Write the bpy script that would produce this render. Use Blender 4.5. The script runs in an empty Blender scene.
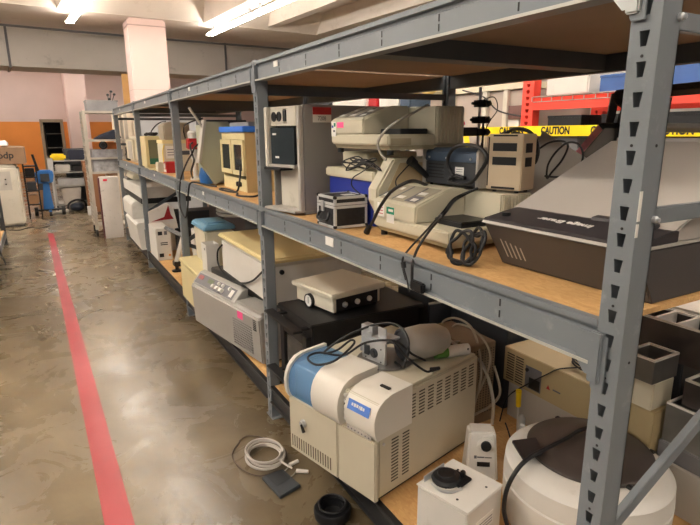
import bpy, bmesh, math, random
from mathutils import Vector, Matrix
random.seed(7)
SC = bpy.context.scene
COL = SC.collection
PI = math.pi

# ------------------------------------------------------------------ camera model
CX, CY, FPX = 350.0, 262.5, 536.157
RW = Matrix(((0.87172244, -0.12296907, 0.47431908),
             (-0.48994822, -0.20467192, 0.8473843),
             (-0.00712226, -0.9710757, -0.23866558)))   # world <- camera (x right, y down, z forward)
EYE = Vector((0, 0, 1.55))
def pt(px, py, X=None, Y=None, Z=None):
    """point of the room seen at px, py lying on the plane X=, Y= or Z="""
    d = RW @ Vector((px - CX, py - CY, FPX))
    if X is not None: k = (X - EYE.x) / d.x
    elif Y is not None: k = (Y - EYE.y) / d.y
    else: k = (Z - EYE.z) / d.z
    return EYE + d * k

# ------------------------------------------------------------------ materials
def lin(h):
    h = h.lstrip('#')
    r = []
    for i in (0, 2, 4):
        c = int(h[i:i+2], 16) / 255
        r.append(c / 12.92 if c <= .04045 else ((c + .055) / 1.055) ** 2.4)
    return (*r, 1)
MATS = {}
def mat(name, col, rough=.5, metal=0., var=.12, scale=6., bump=0., spec=.5, wear=None, coat=0.):
    if name in MATS: return MATS[name]
    m = bpy.data.materials.new(name); m.use_nodes = True
    nt = m.node_tree; N = nt.nodes; L = nt.links
    b = N['Principled BSDF']
    b.inputs['Roughness'].default_value = rough; b.inputs['Metallic'].default_value = metal
    b.inputs['Specular IOR Level'].default_value = spec
    b.inputs['Coat Weight'].default_value = coat
    tc = N.new('ShaderNodeTexCoord')
    nz = N.new('ShaderNodeTexNoise'); nz.inputs['Scale'].default_value = scale; nz.inputs['Detail'].default_value = 6
    L.new(tc.outputs['Object'], nz.inputs['Vector'])
    c = lin(col)
    rp = N.new('ShaderNodeValToRGB')
    rp.color_ramp.elements[0].position = .3; rp.color_ramp.elements[1].position = .7
    rp.color_ramp.elements[0].color = (c[0]*(1-var), c[1]*(1-var), c[2]*(1-var*1.1), 1)
    rp.color_ramp.elements[1].color = (min(1, c[0]*(1+var*.6)), min(1, c[1]*(1+var*.6)), min(1, c[2]*(1+var*.6)), 1)
    L.new(nz.outputs['Fac'], rp.inputs['Fac'])
    out = rp.outputs['Color']
    if wear:
        n2 = N.new('ShaderNodeTexNoise'); n2.inputs['Scale'].default_value = scale*2.7; n2.inputs['Detail'].default_value = 9; n2.inputs['Roughness'].default_value = .7
        L.new(tc.outputs['Object'], n2.inputs['Vector'])
        r2 = N.new('ShaderNodeValToRGB'); r2.color_ramp.elements[0].position = .58; r2.color_ramp.elements[1].position = .72
        r2.color_ramp.elements[1].color = (.5, .5, .5, 1)
        L.new(n2.outputs['Fac'], r2.inputs['Fac'])
        mx = N.new('ShaderNodeMix'); mx.data_type = 'RGBA'
        L.new(r2.outputs['Color'], mx.inputs[0]); L.new(out, mx.inputs[6]); mx.inputs[7].default_value = lin(wear)
        out = mx.outputs[2]
    L.new(out, b.inputs['Base Color'])
    if bump:
        bp = N.new('ShaderNodeBump'); bp.inputs['Strength'].default_value = bump; bp.inputs['Distance'].default_value = .003
        n3 = N.new('ShaderNodeTexNoise'); n3.inputs['Scale'].default_value = scale*12; L.new(tc.outputs['Object'], n3.inputs['Vector'])
        L.new(n3.outputs['Fac'], bp.inputs['Height']); L.new(bp.outputs['Normal'], b.inputs['Normal'])
    MATS[name] = m
    return m
def emat(name, col, s):
    m = bpy.data.materials.new(name); m.use_nodes = True
    nt = m.node_tree; b = nt.nodes['Principled BSDF']
    b.inputs['Base Color'].default_value = (.8, .8, .8, 1)
    b.inputs['Emission Color'].default_value = lin(col); b.inputs['Emission Strength'].default_value = s
    return m
def glass(name, col, rough=.05, alpha=.45):
    m = bpy.data.materials.new(name); m.use_nodes = True
    nt = m.node_tree; N = nt.nodes; L = nt.links; b = N['Principled BSDF']
    b.inputs['Base Color'].default_value = lin(col); b.inputs['Roughness'].default_value = rough
    tr = N.new('ShaderNodeBsdfTransparent'); tr.inputs['Color'].default_value = lin(col)
    mx = N.new('ShaderNodeMixShader'); mx.inputs[0].default_value = alpha
    L.new(tr.outputs[0], mx.inputs[1]); L.new(b.outputs[0], mx.inputs[2])
    L.new(mx.outputs[0], N['Material Output'].inputs['Surface'])
    return m

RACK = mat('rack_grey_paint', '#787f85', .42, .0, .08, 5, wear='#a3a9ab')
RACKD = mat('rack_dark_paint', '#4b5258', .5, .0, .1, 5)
BLACKP = mat('black_paint', '#1c1c1e', .45, 0, .2, 8)
BLACK = mat('black_plastic', '#17181b', .38, 0, .2, 12)
RUBBER = mat('black_rubber', '#141417', .5, 0, .15, 20)
CREAM = mat('cream_plastic', '#d7d0b9', .5, 0, .05, 5, wear='#b9ae90')
CREAM2 = mat('yellowed_plastic', '#dccf9f', .5, 0, .06, 5)
YLID = mat('yellowed_lid', '#e8d8a2', .5, 0, .06, 5)
BEIGE = mat('beige_plastic', '#cac4ae', .5, 0, .06, 6)
TAN = mat('tan_panel', '#b9a683', .55, 0, .07, 5)
WHITE = mat('white_enamel', '#dddbd5', .42, 0, .05, 4, wear='#bdb7a8')
OFFW = mat('offwhite_panel', '#cfcabd', .45, 0, .05, 4, wear='#a8a08e')
GREYP = mat('grey_panel', '#8d8c8a', .5, 0, .05, 4)
LGREY = mat('light_grey_plastic', '#b9b5ae', .45, 0, .05, 4)
MGREY = mat('mid_grey_metal', '#77777a', .45, .2, .08, 5)
STEEL = mat('steel', '#cdcfd1', .3, .55, .08, 9)
ALU = mat('aluminium_edge', '#d8d9da', .35, .3, .06, 9)
DSTEEL = mat('dull_steel', '#8d8b88', .4, .75, .15, 9)
IEDARK = mat('charcoal_panel', '#4a4645', .5, 0, .07, 6)
IELID = mat('pale_grey_lid', '#bab4ad', .5, 0, .03, 3)
BLUE = mat('cobalt_panel', '#24379a', .45, 0, .08, 5)
LBLUE = mat('dusty_blue_lid', '#6f9fbd', .5, 0, .08, 5)
SKYB = mat('bright_blue_plastic', '#3a80e8', .4, 0, .08, 6)
SLATE = mat('slate_blue_metal', '#46566a', .4, .2, .08, 6)
RED = mat('red_paint', '#b3262b', .45, 0, .1, 6)
PINK = mat('pink_sticker', '#ff5f9c', .6, 0, .03, 6)
LABEL = mat('white_label', '#eceae4', .6, 0, .03, 30)
GREEN = mat('green_print', '#128b6a', .6, 0, .03, 30)
INK = mat('black_ink', '#19191b', .6, 0, .03, 30)
INKG = mat('grey_ink', '#6b6b70', .6, 0, .03, 30)
BLUEL = mat('blue_badge', '#5b86d8', .5, 0, .12, 30)
ORACK = mat('orange_red_paint', '#ee4634', .42, 0, .07, 6)
YTAPE = mat('yellow_tape', '#ffdf10', .4, 0, .04, 8)
CARD = mat('cardboard', '#a5805e', .8, 0, .1, 6)
PLY = mat('plywood', '#d0a468', .7, 0, .12, 5)
PINKW = mat('pink_painted_wall', '#e6cfca', .8, 0, .04, 1.2)
PINKC = mat('pink_painted_column', '#f0d6cf', .7, 0, .03, 1.5)
ORANGEW = mat('orange_painted_wall', '#f2994a', .75, 0, .06, 1.5)
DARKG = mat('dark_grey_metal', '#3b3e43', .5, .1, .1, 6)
BROWN = mat('brown_dirty_metal', '#85715a', .6, 0, .15, 6)
CORDG = mat('grey_cable', '#a9a59b', .5, 0, .06, 10)
CORDW = mat('white_cable', '#dcd8d0', .45, 0, .05, 10)
BLUEM = mat('blue_machine_paint', '#2d6fb5', .45, 0, .1, 6)
DARKFAB = mat('dark_blue_cloth', '#232838', .85, 0, .2, 6)
GREENP = mat('green_plastic', '#6aa24a', .45, 0, .1, 8)
YELP = mat('yellow_plastic', '#f0cf1c', .45, 0, .05, 8)
WIREM = mat('chrome_wire', '#b9b7b2', .35, .6, .1, 8)
BLUEGL = glass('blue_tinted_plastic', '#a4d0ff', .08, .25)
DGLASS = glass('smoked_glass', '#3c4448', .08, .6)
BOARD = None
def board_mat():
    m = bpy.data.materials.new('particle_board'); m.use_nodes = True
    nt = m.node_tree; N = nt.nodes; L = nt.links; b = N['Principled BSDF']; b.inputs['Roughness'].default_value = .65
    tc = N.new('ShaderNodeTexCoord')
    v = N.new('ShaderNodeTexVoronoi'); v.inputs['Scale'].default_value = 130
    mp = N.new('ShaderNodeMapping'); mp.inputs['Scale'].default_value = (1, .45, 1)
    L.new(tc.outputs['Object'], mp.inputs[0]); L.new(mp.outputs[0], v.inputs['Vector'])
    n = N.new('ShaderNodeTexNoise'); n.inputs['Scale'].default_value = 3.5; n.inputs['Detail'].default_value = 8; L.new(tc.outputs['Object'], n.inputs['Vector'])
    mx = N.new('ShaderNodeMix'); mx.data_type = 'RGBA'
    mx.inputs[6].default_value = lin('#cfa168'); mx.inputs[7].default_value = lin('#e0b87d')
    L.new(v.outputs['Color'], mx.inputs[0])
    m2 = N.new('ShaderNodeMix'); m2.data_type = 'RGBA'; m2.blend_type = 'MULTIPLY'; m2.inputs[0].default_value = .45
    rp = N.new('ShaderNodeValToRGB'); rp.color_ramp.elements[0].color = (.6, .52, .42, 1); rp.color_ramp.elements[0].position = .35; rp.color_ramp.elements[1].position = .6
    L.new(n.outputs['Fac'], rp.inputs[0]); L.new(mx.outputs[2], m2.inputs[6]); L.new(rp.outputs[0], m2.inputs[7])
    L.new(m2.outputs[2], b.inputs['Base Color'])
    return m
BOARD = board_mat()
def floor_mat():
    m = bpy.data.materials.new('sealed_concrete'); m.use_nodes = True
    nt = m.node_tree; N = nt.nodes; L = nt.links; b = N['Principled BSDF']
    tc = N.new('ShaderNodeTexCoord')
    def noise(s, d, r=.6, dist=0, scl=(1, 1, 1)):
        mp = N.new('ShaderNodeMapping'); mp.inputs['Scale'].default_value = scl; L.new(tc.outputs['Object'], mp.inputs[0])
        n = N.new('ShaderNodeTexNoise'); n.inputs['Scale'].default_value = s; n.inputs['Detail'].default_value = d
        n.inputs['Roughness'].default_value = r; n.inputs['Distortion'].default_value = dist; L.new(mp.outputs[0], n.inputs['Vector']); return n
    def ramp(n, p0, c0, p1, c1):
        r = N.new('ShaderNodeValToRGB'); r.color_ramp.elements[0].position = p0; r.color_ramp.elements[1].position = p1
        r.color_ramp.elements[0].color = c0; r.color_ramp.elements[1].color = c1; L.new(n.outputs['Fac'], r.inputs[0]); return r
    a = ramp(noise(1.1, 9, .6, .6), .33, lin('#5e523e'), .68, lin('#85775e'))
    st = ramp(noise(2.6, 12, .72, .5, (.8, .5, 1)), .38, (.5, .45, .38, 1), .62, (1, 1, 1, 1))
    m1 = N.new('ShaderNodeMix'); m1.data_type = 'RGBA'; m1.blend_type = 'MULTIPLY'; m1.inputs[0].default_value = .5
    L.new(a.outputs[0], m1.inputs[6]); L.new(st.outputs[0], m1.inputs[7])
    sc = ramp(noise(26, 12, .85, 1.0, (1, .3, 1)), .62, (0, 0, 0, 1), .72, (.28, .28, .28, 1))
    m2 = N.new('ShaderNodeMix'); m2.data_type = 'RGBA'; L.new(sc.outputs[0], m2.inputs[0])
    L.new(m1.outputs[2], m2.inputs[6]); m2.inputs[7].default_value = lin('#a89c86')
    L.new(m2.outputs[2], b.inputs['Base Color'])
    rr = N.new('ShaderNodeMapRange'); rr.inputs[1].default_value = .3; rr.inputs[2].default_value = .7
    rr.inputs[3].default_value = .16; rr.inputs[4].default_value = .40
    L.new(noise(2.4, 8, .65, 1.0).outputs['Fac'], rr.inputs[0]); L.new(rr.outputs[0], b.inputs['Roughness'])
    bp = N.new('ShaderNodeBump'); bp.inputs['Strength'].default_value = .12; bp.inputs['Distance'].default_value = .01
    L.new(noise(5, 6).outputs['Fac'], bp.inputs['Height']); L.new(bp.outputs[0], b.inputs['Normal'])
    b.inputs['Specular IOR Level'].default_value = .6
    return m
def redline_mat():
    m = bpy.data.materials.new('worn_red_floor_tape'); m.use_nodes = True
    nt = m.node_tree; N = nt.nodes; L = nt.links; b = N['Principled BSDF']; b.inputs['Roughness'].default_value = .32
    tc = N.new('ShaderNodeTexCoord'); n = N.new('ShaderNodeTexNoise'); n.inputs['Scale'].default_value = 1.6; n.inputs['Detail'].default_value = 9
    L.new(tc.outputs['Object'], n.inputs['Vector'])
    r = N.new('ShaderNodeValToRGB'); r.color_ramp.elements[0].position = .35; r.color_ramp.elements[1].position = .68
    r.color_ramp.elements[0].color = lin('#8d1d25'); r.color_ramp.elements[1].color = lin('#a84249')
    L.new(n.outputs['Fac'], r.inputs[0])
    n2 = N.new('ShaderNodeTexNoise'); n2.inputs['Scale'].default_value = 14; n2.inputs['Detail'].default_value = 12; n2.inputs['Roughness'].default_value = .8
    L.new(tc.outputs['Object'], n2.inputs['Vector'])
    r2 = N.new('ShaderNodeValToRGB'); r2.color_ramp.elements[0].position = .62; r2.color_ramp.elements[1].position = .68; r2.color_ramp.elements[1].color = (.7, .7, .7, 1)
    L.new(n2.outputs['Fac'], r2.inputs[0])
    mx = N.new('ShaderNodeMix'); mx.data_type = 'RGBA'; L.new(r2.outputs[0], mx.inputs[0]); L.new(r.outputs[0], mx.inputs[6]); mx.inputs[7].default_value = lin('#8d7f6a')
    L.new(mx.outputs[2], b.inputs['Base Color']); return m
def ceil_mat():
    return mat('painted_concrete', '#ece2d6', .8, 0, .05, .9, wear='#c9b9a6')

# ------------------------------------------------------------------ geometry helpers
class MB:
    def __init__(s, M=None): s.bm = bmesh.new(); s.M = M or Matrix()
    def _v(s, vs): return [s.bm.verts.new(s.M @ Vector(v)) for v in vs]
    def _f(s, vs):
        try: return s.bm.faces.new(vs)
        except ValueError: return None
    def box(s, x0, y0, z0, x1, y1, z1):
        v = s._v([(x, y, z) for z in (z0, z1) for y in (y0, y1) for x in (x0, x1)])
        for f in ((0, 2, 3, 1), (4, 5, 7, 6), (0, 1, 5, 4), (2, 6, 7, 3), (0, 4, 6, 2), (1, 3, 7, 5)): s._f([v[i] for i in f])
        return s
    def hexa(s, b, t):
        v = s._v(list(b) + list(t)); n = len(b)
        s._f(v[:n][::-1]); s._f(v[n:])
        for i in range(n): j = (i+1) % n; s._f([v[i], v[j], v[n+j], v[n+i]])
        return s
    def prism(s, prof, axis, a, b):
        def P(u, w, t): return {'x': (t, u, w), 'y': (u, t, w), 'z': (u, w, t)}[axis]
        return s.hexa([P(u, w, a) for u, w in prof], [P(u, w, b) for u, w in prof])
    def cyl(s, p0, p1, r0, r1=None, n=20, caps=True):
        r1 = r0 if r1 is None else r1
        p0 = Vector(p0); p1 = Vector(p1); d = (p1-p0).normalized()
        u = d.orthogonal().normalized(); w = d.cross(u)
        A = [p0 + u*math.cos(2*PI*i/n)*r0 + w*math.sin(2*PI*i/n)*r0 for i in range(n)]
        B = [p1 + u*math.cos(2*PI*i/n)*r1 + w*math.sin(2*PI*i/n)*r1 for i in range(n)]
        a = s._v(A); b = s._v(B)
        for i in range(n): j = (i+1) % n; s._f([a[i], a[j], b[j], b[i]])
        if caps: s._f(a[::-1]); s._f(b)
        return s
    def lathe(s, prof, c=(0, 0, 0), n=40, axis=None):
        """profile of (r, h) turned about the vertical (or given axis) through c"""
        c = Vector(c); ax = Vector(axis).normalized() if axis else Vector((0, 0, 1))
        u = ax.orthogonal().normalized(); w = ax.cross(u); rings = []
        for r, h in prof:
            rings.append(s._v([c + ax*h + (u*math.cos(2*PI*i/n) + w*math.sin(2*PI*i/n))*max(r, 1e-4) for i in range(n)]))
        for a, b in zip(rings, rings[1:]):
            for i in range(n): j = (i+1) % n; s._f([a[i], a[j], b[j], b[i]])
        s._f(rings[0][::-1]); s._f(rings[-1])
        return s
    def tube(s, pts, r, n=8, smooth=6, closed=False):
        P = [Vector(p) for p in pts]
        if smooth and len(P) > 2:
            Q = []
            m = len(P); rng = range(m if closed else m-1)
            for i in rng:
                p0 = P[(i-1) % m] if (closed or i > 0) else P[0]; p1 = P[i]; p2 = P[(i+1) % m]; p3 = P[(i+2) % m] if (closed or i+2 < m) else P[-1]
                for k in range(smooth):
                    t = k/smooth
                    Q.append(.5*((2*p1)+(p2-p0)*t+(2*p0-5*p1+4*p2-p3)*t*t+(3*p1-p0-3*p2+p3)*t**3))
            if not closed: Q.append(P[-1])
            P = Q
        m = len(P); rings = []; u = None
        for i in range(m):
            d = (P[(i+1) % m]-P[i-1]) if (closed or 0 < i < m-1) else (P[1]-P[0] if i == 0 else P[-1]-P[-2])
            if d.length < 1e-7: d = Vector((0, 0, 1))
            d.normalize()
            if u is None: u = d.orthogonal().normalized()
            u = u - d*u.dot(d)
            if u.length < 1e-5: u = d.orthogonal()
            u.normalize()
            w = d.cross(u)
            rings.append(s._v([P[i] + (u*math.cos(2*PI*k/n)+w*math.sin(2*PI*k/n))*r for k in range(n)]))
        L = list(zip(rings, rings[1:]))
        if closed: L.append((rings[-1], rings[0]))
        for a, b in L:
            for k in range(n): j = (k+1) % n; s._f([a[k], a[j], b[j], b[k]])
        if not closed: s._f(rings[0][::-1]); s._f(rings[-1])
        return s
    def quad(s, a, b, c, d): s._f(s._v([a, b, c, d])); return s
    def build(s, name, m, parent=None, bevel=0, local=False, smooth=False, seg=2, base=False):
        bm = s.bm
        bmesh.ops.recalc_face_normals(bm, faces=bm.faces)
        if bevel:
            ed = [e for e in bm.edges if len(e.link_faces) == 2 and e.calc_face_angle(0) > .6]
            bmesh.ops.bevel(bm, geom=ed, offset=bevel, segments=seg, affect='EDGES', clamp_overlap=True)
        me = bpy.data.meshes.new(name)
        loc = Vector((0, 0, 0))
        if parent is not None and not local: bm.transform(PM[parent.name].inverted())
        if parent is None and base:
            xs = [v.co.x for v in bm.verts]; ys = [v.co.y for v in bm.verts]; zs = [v.co.z for v in bm.verts]
            loc = Vector(((min(xs)+max(xs))/2, (min(ys)+max(ys))/2, min(zs))); bm.transform(Matrix.Translation(-loc))
        bm.to_mesh(me); bm.free()
        me.materials.append(m)
        if smooth:
            for p in me.polygons: p.use_smooth = True
        o = bpy.data.objects.new(name, me); COL.objects.link(o)
        if smooth:
            try: me.set_sharp_from_angle(angle=math.radians(38))
            except Exception: pass
        if parent is not None: o.parent = parent; PM[o.name] = PM[parent.name].copy()
        else: o.location = loc; PM[o.name] = Matrix.Translation(loc)
        return o
PM = {}
def thing(name, label, cat, loc, rz=0, group=None):
    o = bpy.data.objects.new(name, None); o.empty_display_size = .1; COL.objects.link(o)
    o.location = loc; o.rotation_euler = (0, 0, rz); o['label'] = label; o['category'] = cat
    if group: o['group'] = group
    PM[o.name] = Matrix.Translation(Vector(loc)) @ Matrix.Rotation(rz, 4, 'Z')
    return o
def tag(o, label, cat, group=None):
    o['label'] = label; o['category'] = cat
    if group: o['group'] = group
    return o
def struct(o): o['kind'] = 'structure'; return o
def solo(mb, name, m, label, cat, group=None, **k): return tag(mb.build(name, m, base=True, **k), label, cat, group)
def cable(name, label, pts, r, m=RUBBER, cat='cable', group=None, smooth=7):
    return solo(MB().tube(pts, r, smooth=smooth), name, m, label, cat, group, smooth=True)
def text(name, s, size, M, m, parent, ext=.0006, bold=0.):
    cu = bpy.data.curves.new(name, 'FONT'); cu.body = s; cu.size = size; cu.extrude = ext; cu.align_x = 'CENTER'; cu.align_y = 'CENTER'; cu.offset = bold
    o = bpy.data.objects.new('tmp', cu); COL.objects.link(o)
    dg = bpy.context.evaluated_depsgraph_get(); dg.update()
    me = bpy.data.meshes.new_from_object(o.evaluated_get(dg)); bpy.data.objects.remove(o)
    me.transform(PM[parent.name].inverted() @ M); me.materials.clear(); me.materials.append(m)
    t = bpy.data.objects.new(name, me); COL.objects.link(t); t.parent = parent; PM[t.name] = PM[parent.name].copy()
    return t
def frameM(o, right, up):
    r = Vector(right).normalized(); u = Vector(up).normalized(); n = r.cross(u).normalized(); u = n.cross(r)
    return Matrix(((r.x, u.x, n.x, o[0]), (r.y, u.y, n.y, o[1]), (r.z, u.z, n.z, o[2]), (0, 0, 0, 1)))
TOWARD = -1
AISLE = lambda o: frameM(o, (0, -1, 0), (0, 0, 1))     # writing on a face that looks at the aisle (-X)
NEARF = lambda o: frameM(o, (1, 0, 0), (0, 0, 1))      # writing on a face that looks back at the viewer (-Y)

# ------------------------------------------------------------------ building (turned 4 degrees against the racks)
TH = math.radians(4)
BR = Matrix.Rotation(TH, 4, 'Z')
# floor
struct(MB().box(-6, -6, -.1, 14, 30, 0).build('floor', floor_mat()))
# red floor line
o = MB().hexa([(.141, 2.056, 0.0005), (.034, 2.056, 0.0005), (-.09, 9.7, 0.0005), (-.012, 9.6, .0005)],
              [(.141, 2.056, .0015), (.034, 2.056, .0015), (-.09, 9.7, .0015), (-.012, 9.6, .0015)])
o.hexa([(.26, -1.5, .0005), (.12, -1.5, .0005), (.034, 2.056, .0005), (.141, 2.056, .0005)], [(.26, -1.5, .0015), (.12, -1.5, .0015), (.034, 2.056, .0015), (.141, 2.056, .0015)])
solo(o, 'floor_line', redline_mat(), 'worn red painted line running down the concrete aisle floor', 'floor marking')
# ceiling: slab, wide bands across, tapered ribs along
CEIL = ceil_mat()
mb = MB(BR)
mb.box(-6, -6, 4.12, 14, 13.2, 4.3); mb.box(-6, 13.2, 4.12, 14, 13.4, 4.9); mb.box(-6, 13.4, 4.75, 14, 27, 4.9)
mb.box(-6, 11.75, 3.75, 14, 13.2, 4.12)
mb.box(-6, -.6, 3.75, 14, .8, 4.12)
mb.prism([(11.75, 3.76), (11.75, 4.121), (11.2, 4.121)], 'x', -6, 14)
PITCH = 1.36
for k in (-4, -2, 0, 2, 3, 4, 5, 6, 8):
    x = 1.54 + k*PITCH
    w = .17 if k % 2 == 0 else .1
    for (y0, y1) in ((-6, -.6), (.8, 11.75)):
        z0 = 3.752 if k % 2 == 0 else 3.80
        mb.prism([(x-w, z0), (x+w, z0), (x+w+.14, 4.125), (x-w-.14, 4.125)], 'y', y0, y1)
struct(mb.build('ceiling', CEIL))
# far wall with a doorway
WY = 26.
for nm, (z0, z1, m) in {'wall_back': (2.0, 4.2, PINKW), 'wall_back_lower': (0, 2.0, ORANGEW)}.items():
    mb = MB(BR)
    if z0 == 0:
        mb.box(-6, WY, 0, 1.94, WY+.2, 2.0); mb.box(2.62, WY, 0, 14, WY+.2, 2.0)
    else: mb.box(-6, WY, z0, 14, WY+.2, 4.74)
    struct(mb.build(nm, m))
struct(MB(BR).box(12, -6, 0, 12.2, 26.2, 4.11).build('wall_right', mat('grey_white_wall', '#cfc9c3', .8, 0, .05, 1)))
mb = MB(BR)
for a in ((1.85, WY-.06, 0, 1.96, WY+.02, 2.1), (2.6, WY-.06, 0, 2.71, WY+.02, 2.1), (1.85, WY-.06, 1.98, 2.71, WY+.02, 2.1)): mb.box(*a)
struct(mb.build('door_1', mat('door_frame_paint', '#9d8d78', .6)))
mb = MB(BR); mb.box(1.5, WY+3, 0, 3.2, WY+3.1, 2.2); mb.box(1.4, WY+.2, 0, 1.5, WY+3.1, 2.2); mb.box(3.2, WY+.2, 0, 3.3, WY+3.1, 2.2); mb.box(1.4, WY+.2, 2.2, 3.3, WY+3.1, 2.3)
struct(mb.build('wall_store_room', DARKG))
sh = thing('wire_shelf', 'dim wire shelf seen through the far doorway', 'shelf', BR @ Vector((2.1, WY+1.2, 0)), TH)
for x in (0, .8):
    for y in (0, .4): MB().cyl((x, y, 0), (x, y, 1.9), .02, n=8).build('post', WIREM, sh, local=True)
for z in (.3, .9, 1.5): MB().box(0, 0, z, .8, .4, z+.03).build('shelf', WIREM, sh, local=True)
# columns
struct(MB(BR).box(2.86, 25.2, 0, 3.62, WY, 4.12).build('column_1', PINKC, bevel=.02))
cm = MB(); cm.box(1.76, 12.0, 0, 2.48, 12.7, 3.745)
c2 = struct(cm.build('column_2', PINKC, bevel=.03))
mb = MB(); mb.box(1.75, 11.99, 3.6, 2.49, 12.71, 3.62); mb.box(1.757, 11.995, 2.39, 2.483, 12.705, 2.396)
struct(mb.build('trim_1', mat('column_joint_line', '#cdb0a8', .7)))
# big duct under the ceiling, with seams, straps and a pipe along its upper edge
du = thing('air_duct', 'long grey galvanised duct hanging under the ceiling across the far end', 'duct', BR @ Vector((4, 18.4, 3.3)), TH)
MB(BR).box(-5.7, 18.0, 3.33, 11.8, 19.4, 4.38).build('duct_body', mat('galvanised_duct', '#dcd6d0', .55, .15, .08, .8, wear='#8f8a86'), du)
for x in (-3.3, .75, 3.9, 6.9, 9.5):
    mb = MB(BR); mb.box(x, 17.96, 3.32, x+.06, 18.0, 4.38); mb.box(x, 17.96, 3.29, x+.06, 19.4, 3.329); mb.build('seam', MGREY, du)
pp = MB(BR).tube([(-5.9, 17.6, 4.30), (0, 17.6, 4.31), (4, 17.6, 4.28), (11.8, 17.6, 4.30)], .03, smooth=3)
solo(pp, 'ceiling_pipe', MGREY, 'thin grey pipe running along the top of the big duct', 'pipe', smooth=True)

# ------------------------------------------------------------------ fluorescent fixtures in rows along the ribs
TUBE = emat('fluorescent_tube', '#fff5e9', 38.0)
HOUS = mat('fixture_white_enamel', '#e8e4dc', .4)
def fixture(bx, by, label, L=2.4):
    p = BR @ Vector((bx, by, 3.6 if by < 13 else (3.93 if by > 18 or bx < 0 else 4.36))); f = thing('strip_light', label, 'ceiling light', p, TH, 'fluorescent strip lights along the ceiling ribs')
    mb = MB(); mb.prism([(-.03, .05), (.03, .05), (.035, .02), (.022, -.005), (-.022, -.005), (-.035, .02)], 'y', -L/2, L/2); mb.build('housing', HOUS, f, local=True)
    MB().box(-.025, -L/2+.2, .05, .025, -L/2+.24, .155).build('hanger', MGREY, f, local=True)
    MB().box(-.025, L/2-.24, .05, .025, L/2-.2, .155).build('hanger', MGREY, f, local=True)
    for k in range(2):
        y0 = -L/2+.03 + k*L/2; y1 = y0 + L/2-.06
        for s in ((-1, 1) if not 13 < by < 18 else (1,)): MB().cyl((s*.05, y0, -.005), (s*.05, y1, -.005), .019, n=10).build('lamp_tube', TUBE, f, local=True)
    for y in (-L/2, 0, L/2-.0): MB().box(-.08, y-.012, -.03, .08, y+.012, .012).build('lamp_holder', HOUS, f, local=True)
    return f
ys = [10.9, 8.46, 6.0, 3.5, 1.0, -2.6, 23.6]
for r, bx in enumerate((1.60, 4.33, -1.18, -3.9)):
    for k, by in enumerate(ys + [15.3]):  # last position in each row: unseen lamps added to brighten the duct
        if r == 0 and k == 0: lb = 'lit strip light hanging above the aisle, left of the pink column'
        elif r == 1 and k == 0: lb = 'far lit strip light of the row crossing above the steel rack'
        elif r == 1 and k == 1: lb = 'nearer lit strip light of the row crossing above the steel rack'
        else: lb = 'unseen lit strip light farther along the ceiling; those before the duct are added'
        fixture(bx, by, lb)

# ------------------------------------------------------------------ big grey storage rack on the right
PX = .93; PW = .055; DEP = 1.22
YP = [.588, 2.56, 4.53, 6.50, 8.42]
def upright_mb(y0, x, face, H=1.93, holes=True):
    """slotted post, column face in plane x looking towards face (-1 aisle, +1 back)"""
    mb = MB(); d = -face*PW; t = .0025
    pitch = .0508; n = int(H/pitch); c = y0+PW/2
    yl, yr = y0, y0+PW
    for s in range(2):
        xx = x + (0 if s == 0 else -face*t)
        for i in range(n):
            za = i*pitch; zb = za+pitch
            if holes:
                h = [(c-.0055, za+.012), (c+.0055, za+.012), (c+.0095, za+.038), (c-.0095, za+.038)]
                o = [(yl, za), (yr, za), (yr, zb), (yl, zb)]
                for k in range(4):
                    j = (k+1) % 4
                    mb.quad((xx, *o[k]), (xx, *o[j]), (xx, *h[j]), (xx, *h[k]))
            else: mb.quad((xx, yl, za), (xx, yr, za), (xx, yr, zb), (xx, yl, zb))
    if holes:
        for i in range(n):
            za = i*pitch
            h = [(c-.0055, za+.012), (c+.0055, za+.012), (c+.0095, za+.038), (c-.0095, za+.038)]
            for k in range(4):
                j = (k+1) % 4; mb.quad((x, *h[k]), (x, *h[j]), (x-face*t, *h[j]), (x-face*t, *h[k]))
    Hh = n*pitch
    x1, x2 = sorted((x-face*.0, x-face*PW))
    mb.box(x1+.0005, yl, 0, x2, yl+t, Hh); mb.box(x1+.0005, yr-t, 0, x2, yr, Hh)
    xb = x-face*PW
    a, b = sorted((xb, xb+face*t))
    mb.box(a, yl, 0, b, yl+.018, Hh); mb.box(a, yr-.018, 0, b, yr, Hh)
    mb.box(min(x, xb)-.004, yl-.02, 0, max(x, xb)+.004, yr+.02, .006)
    return mb
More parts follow.
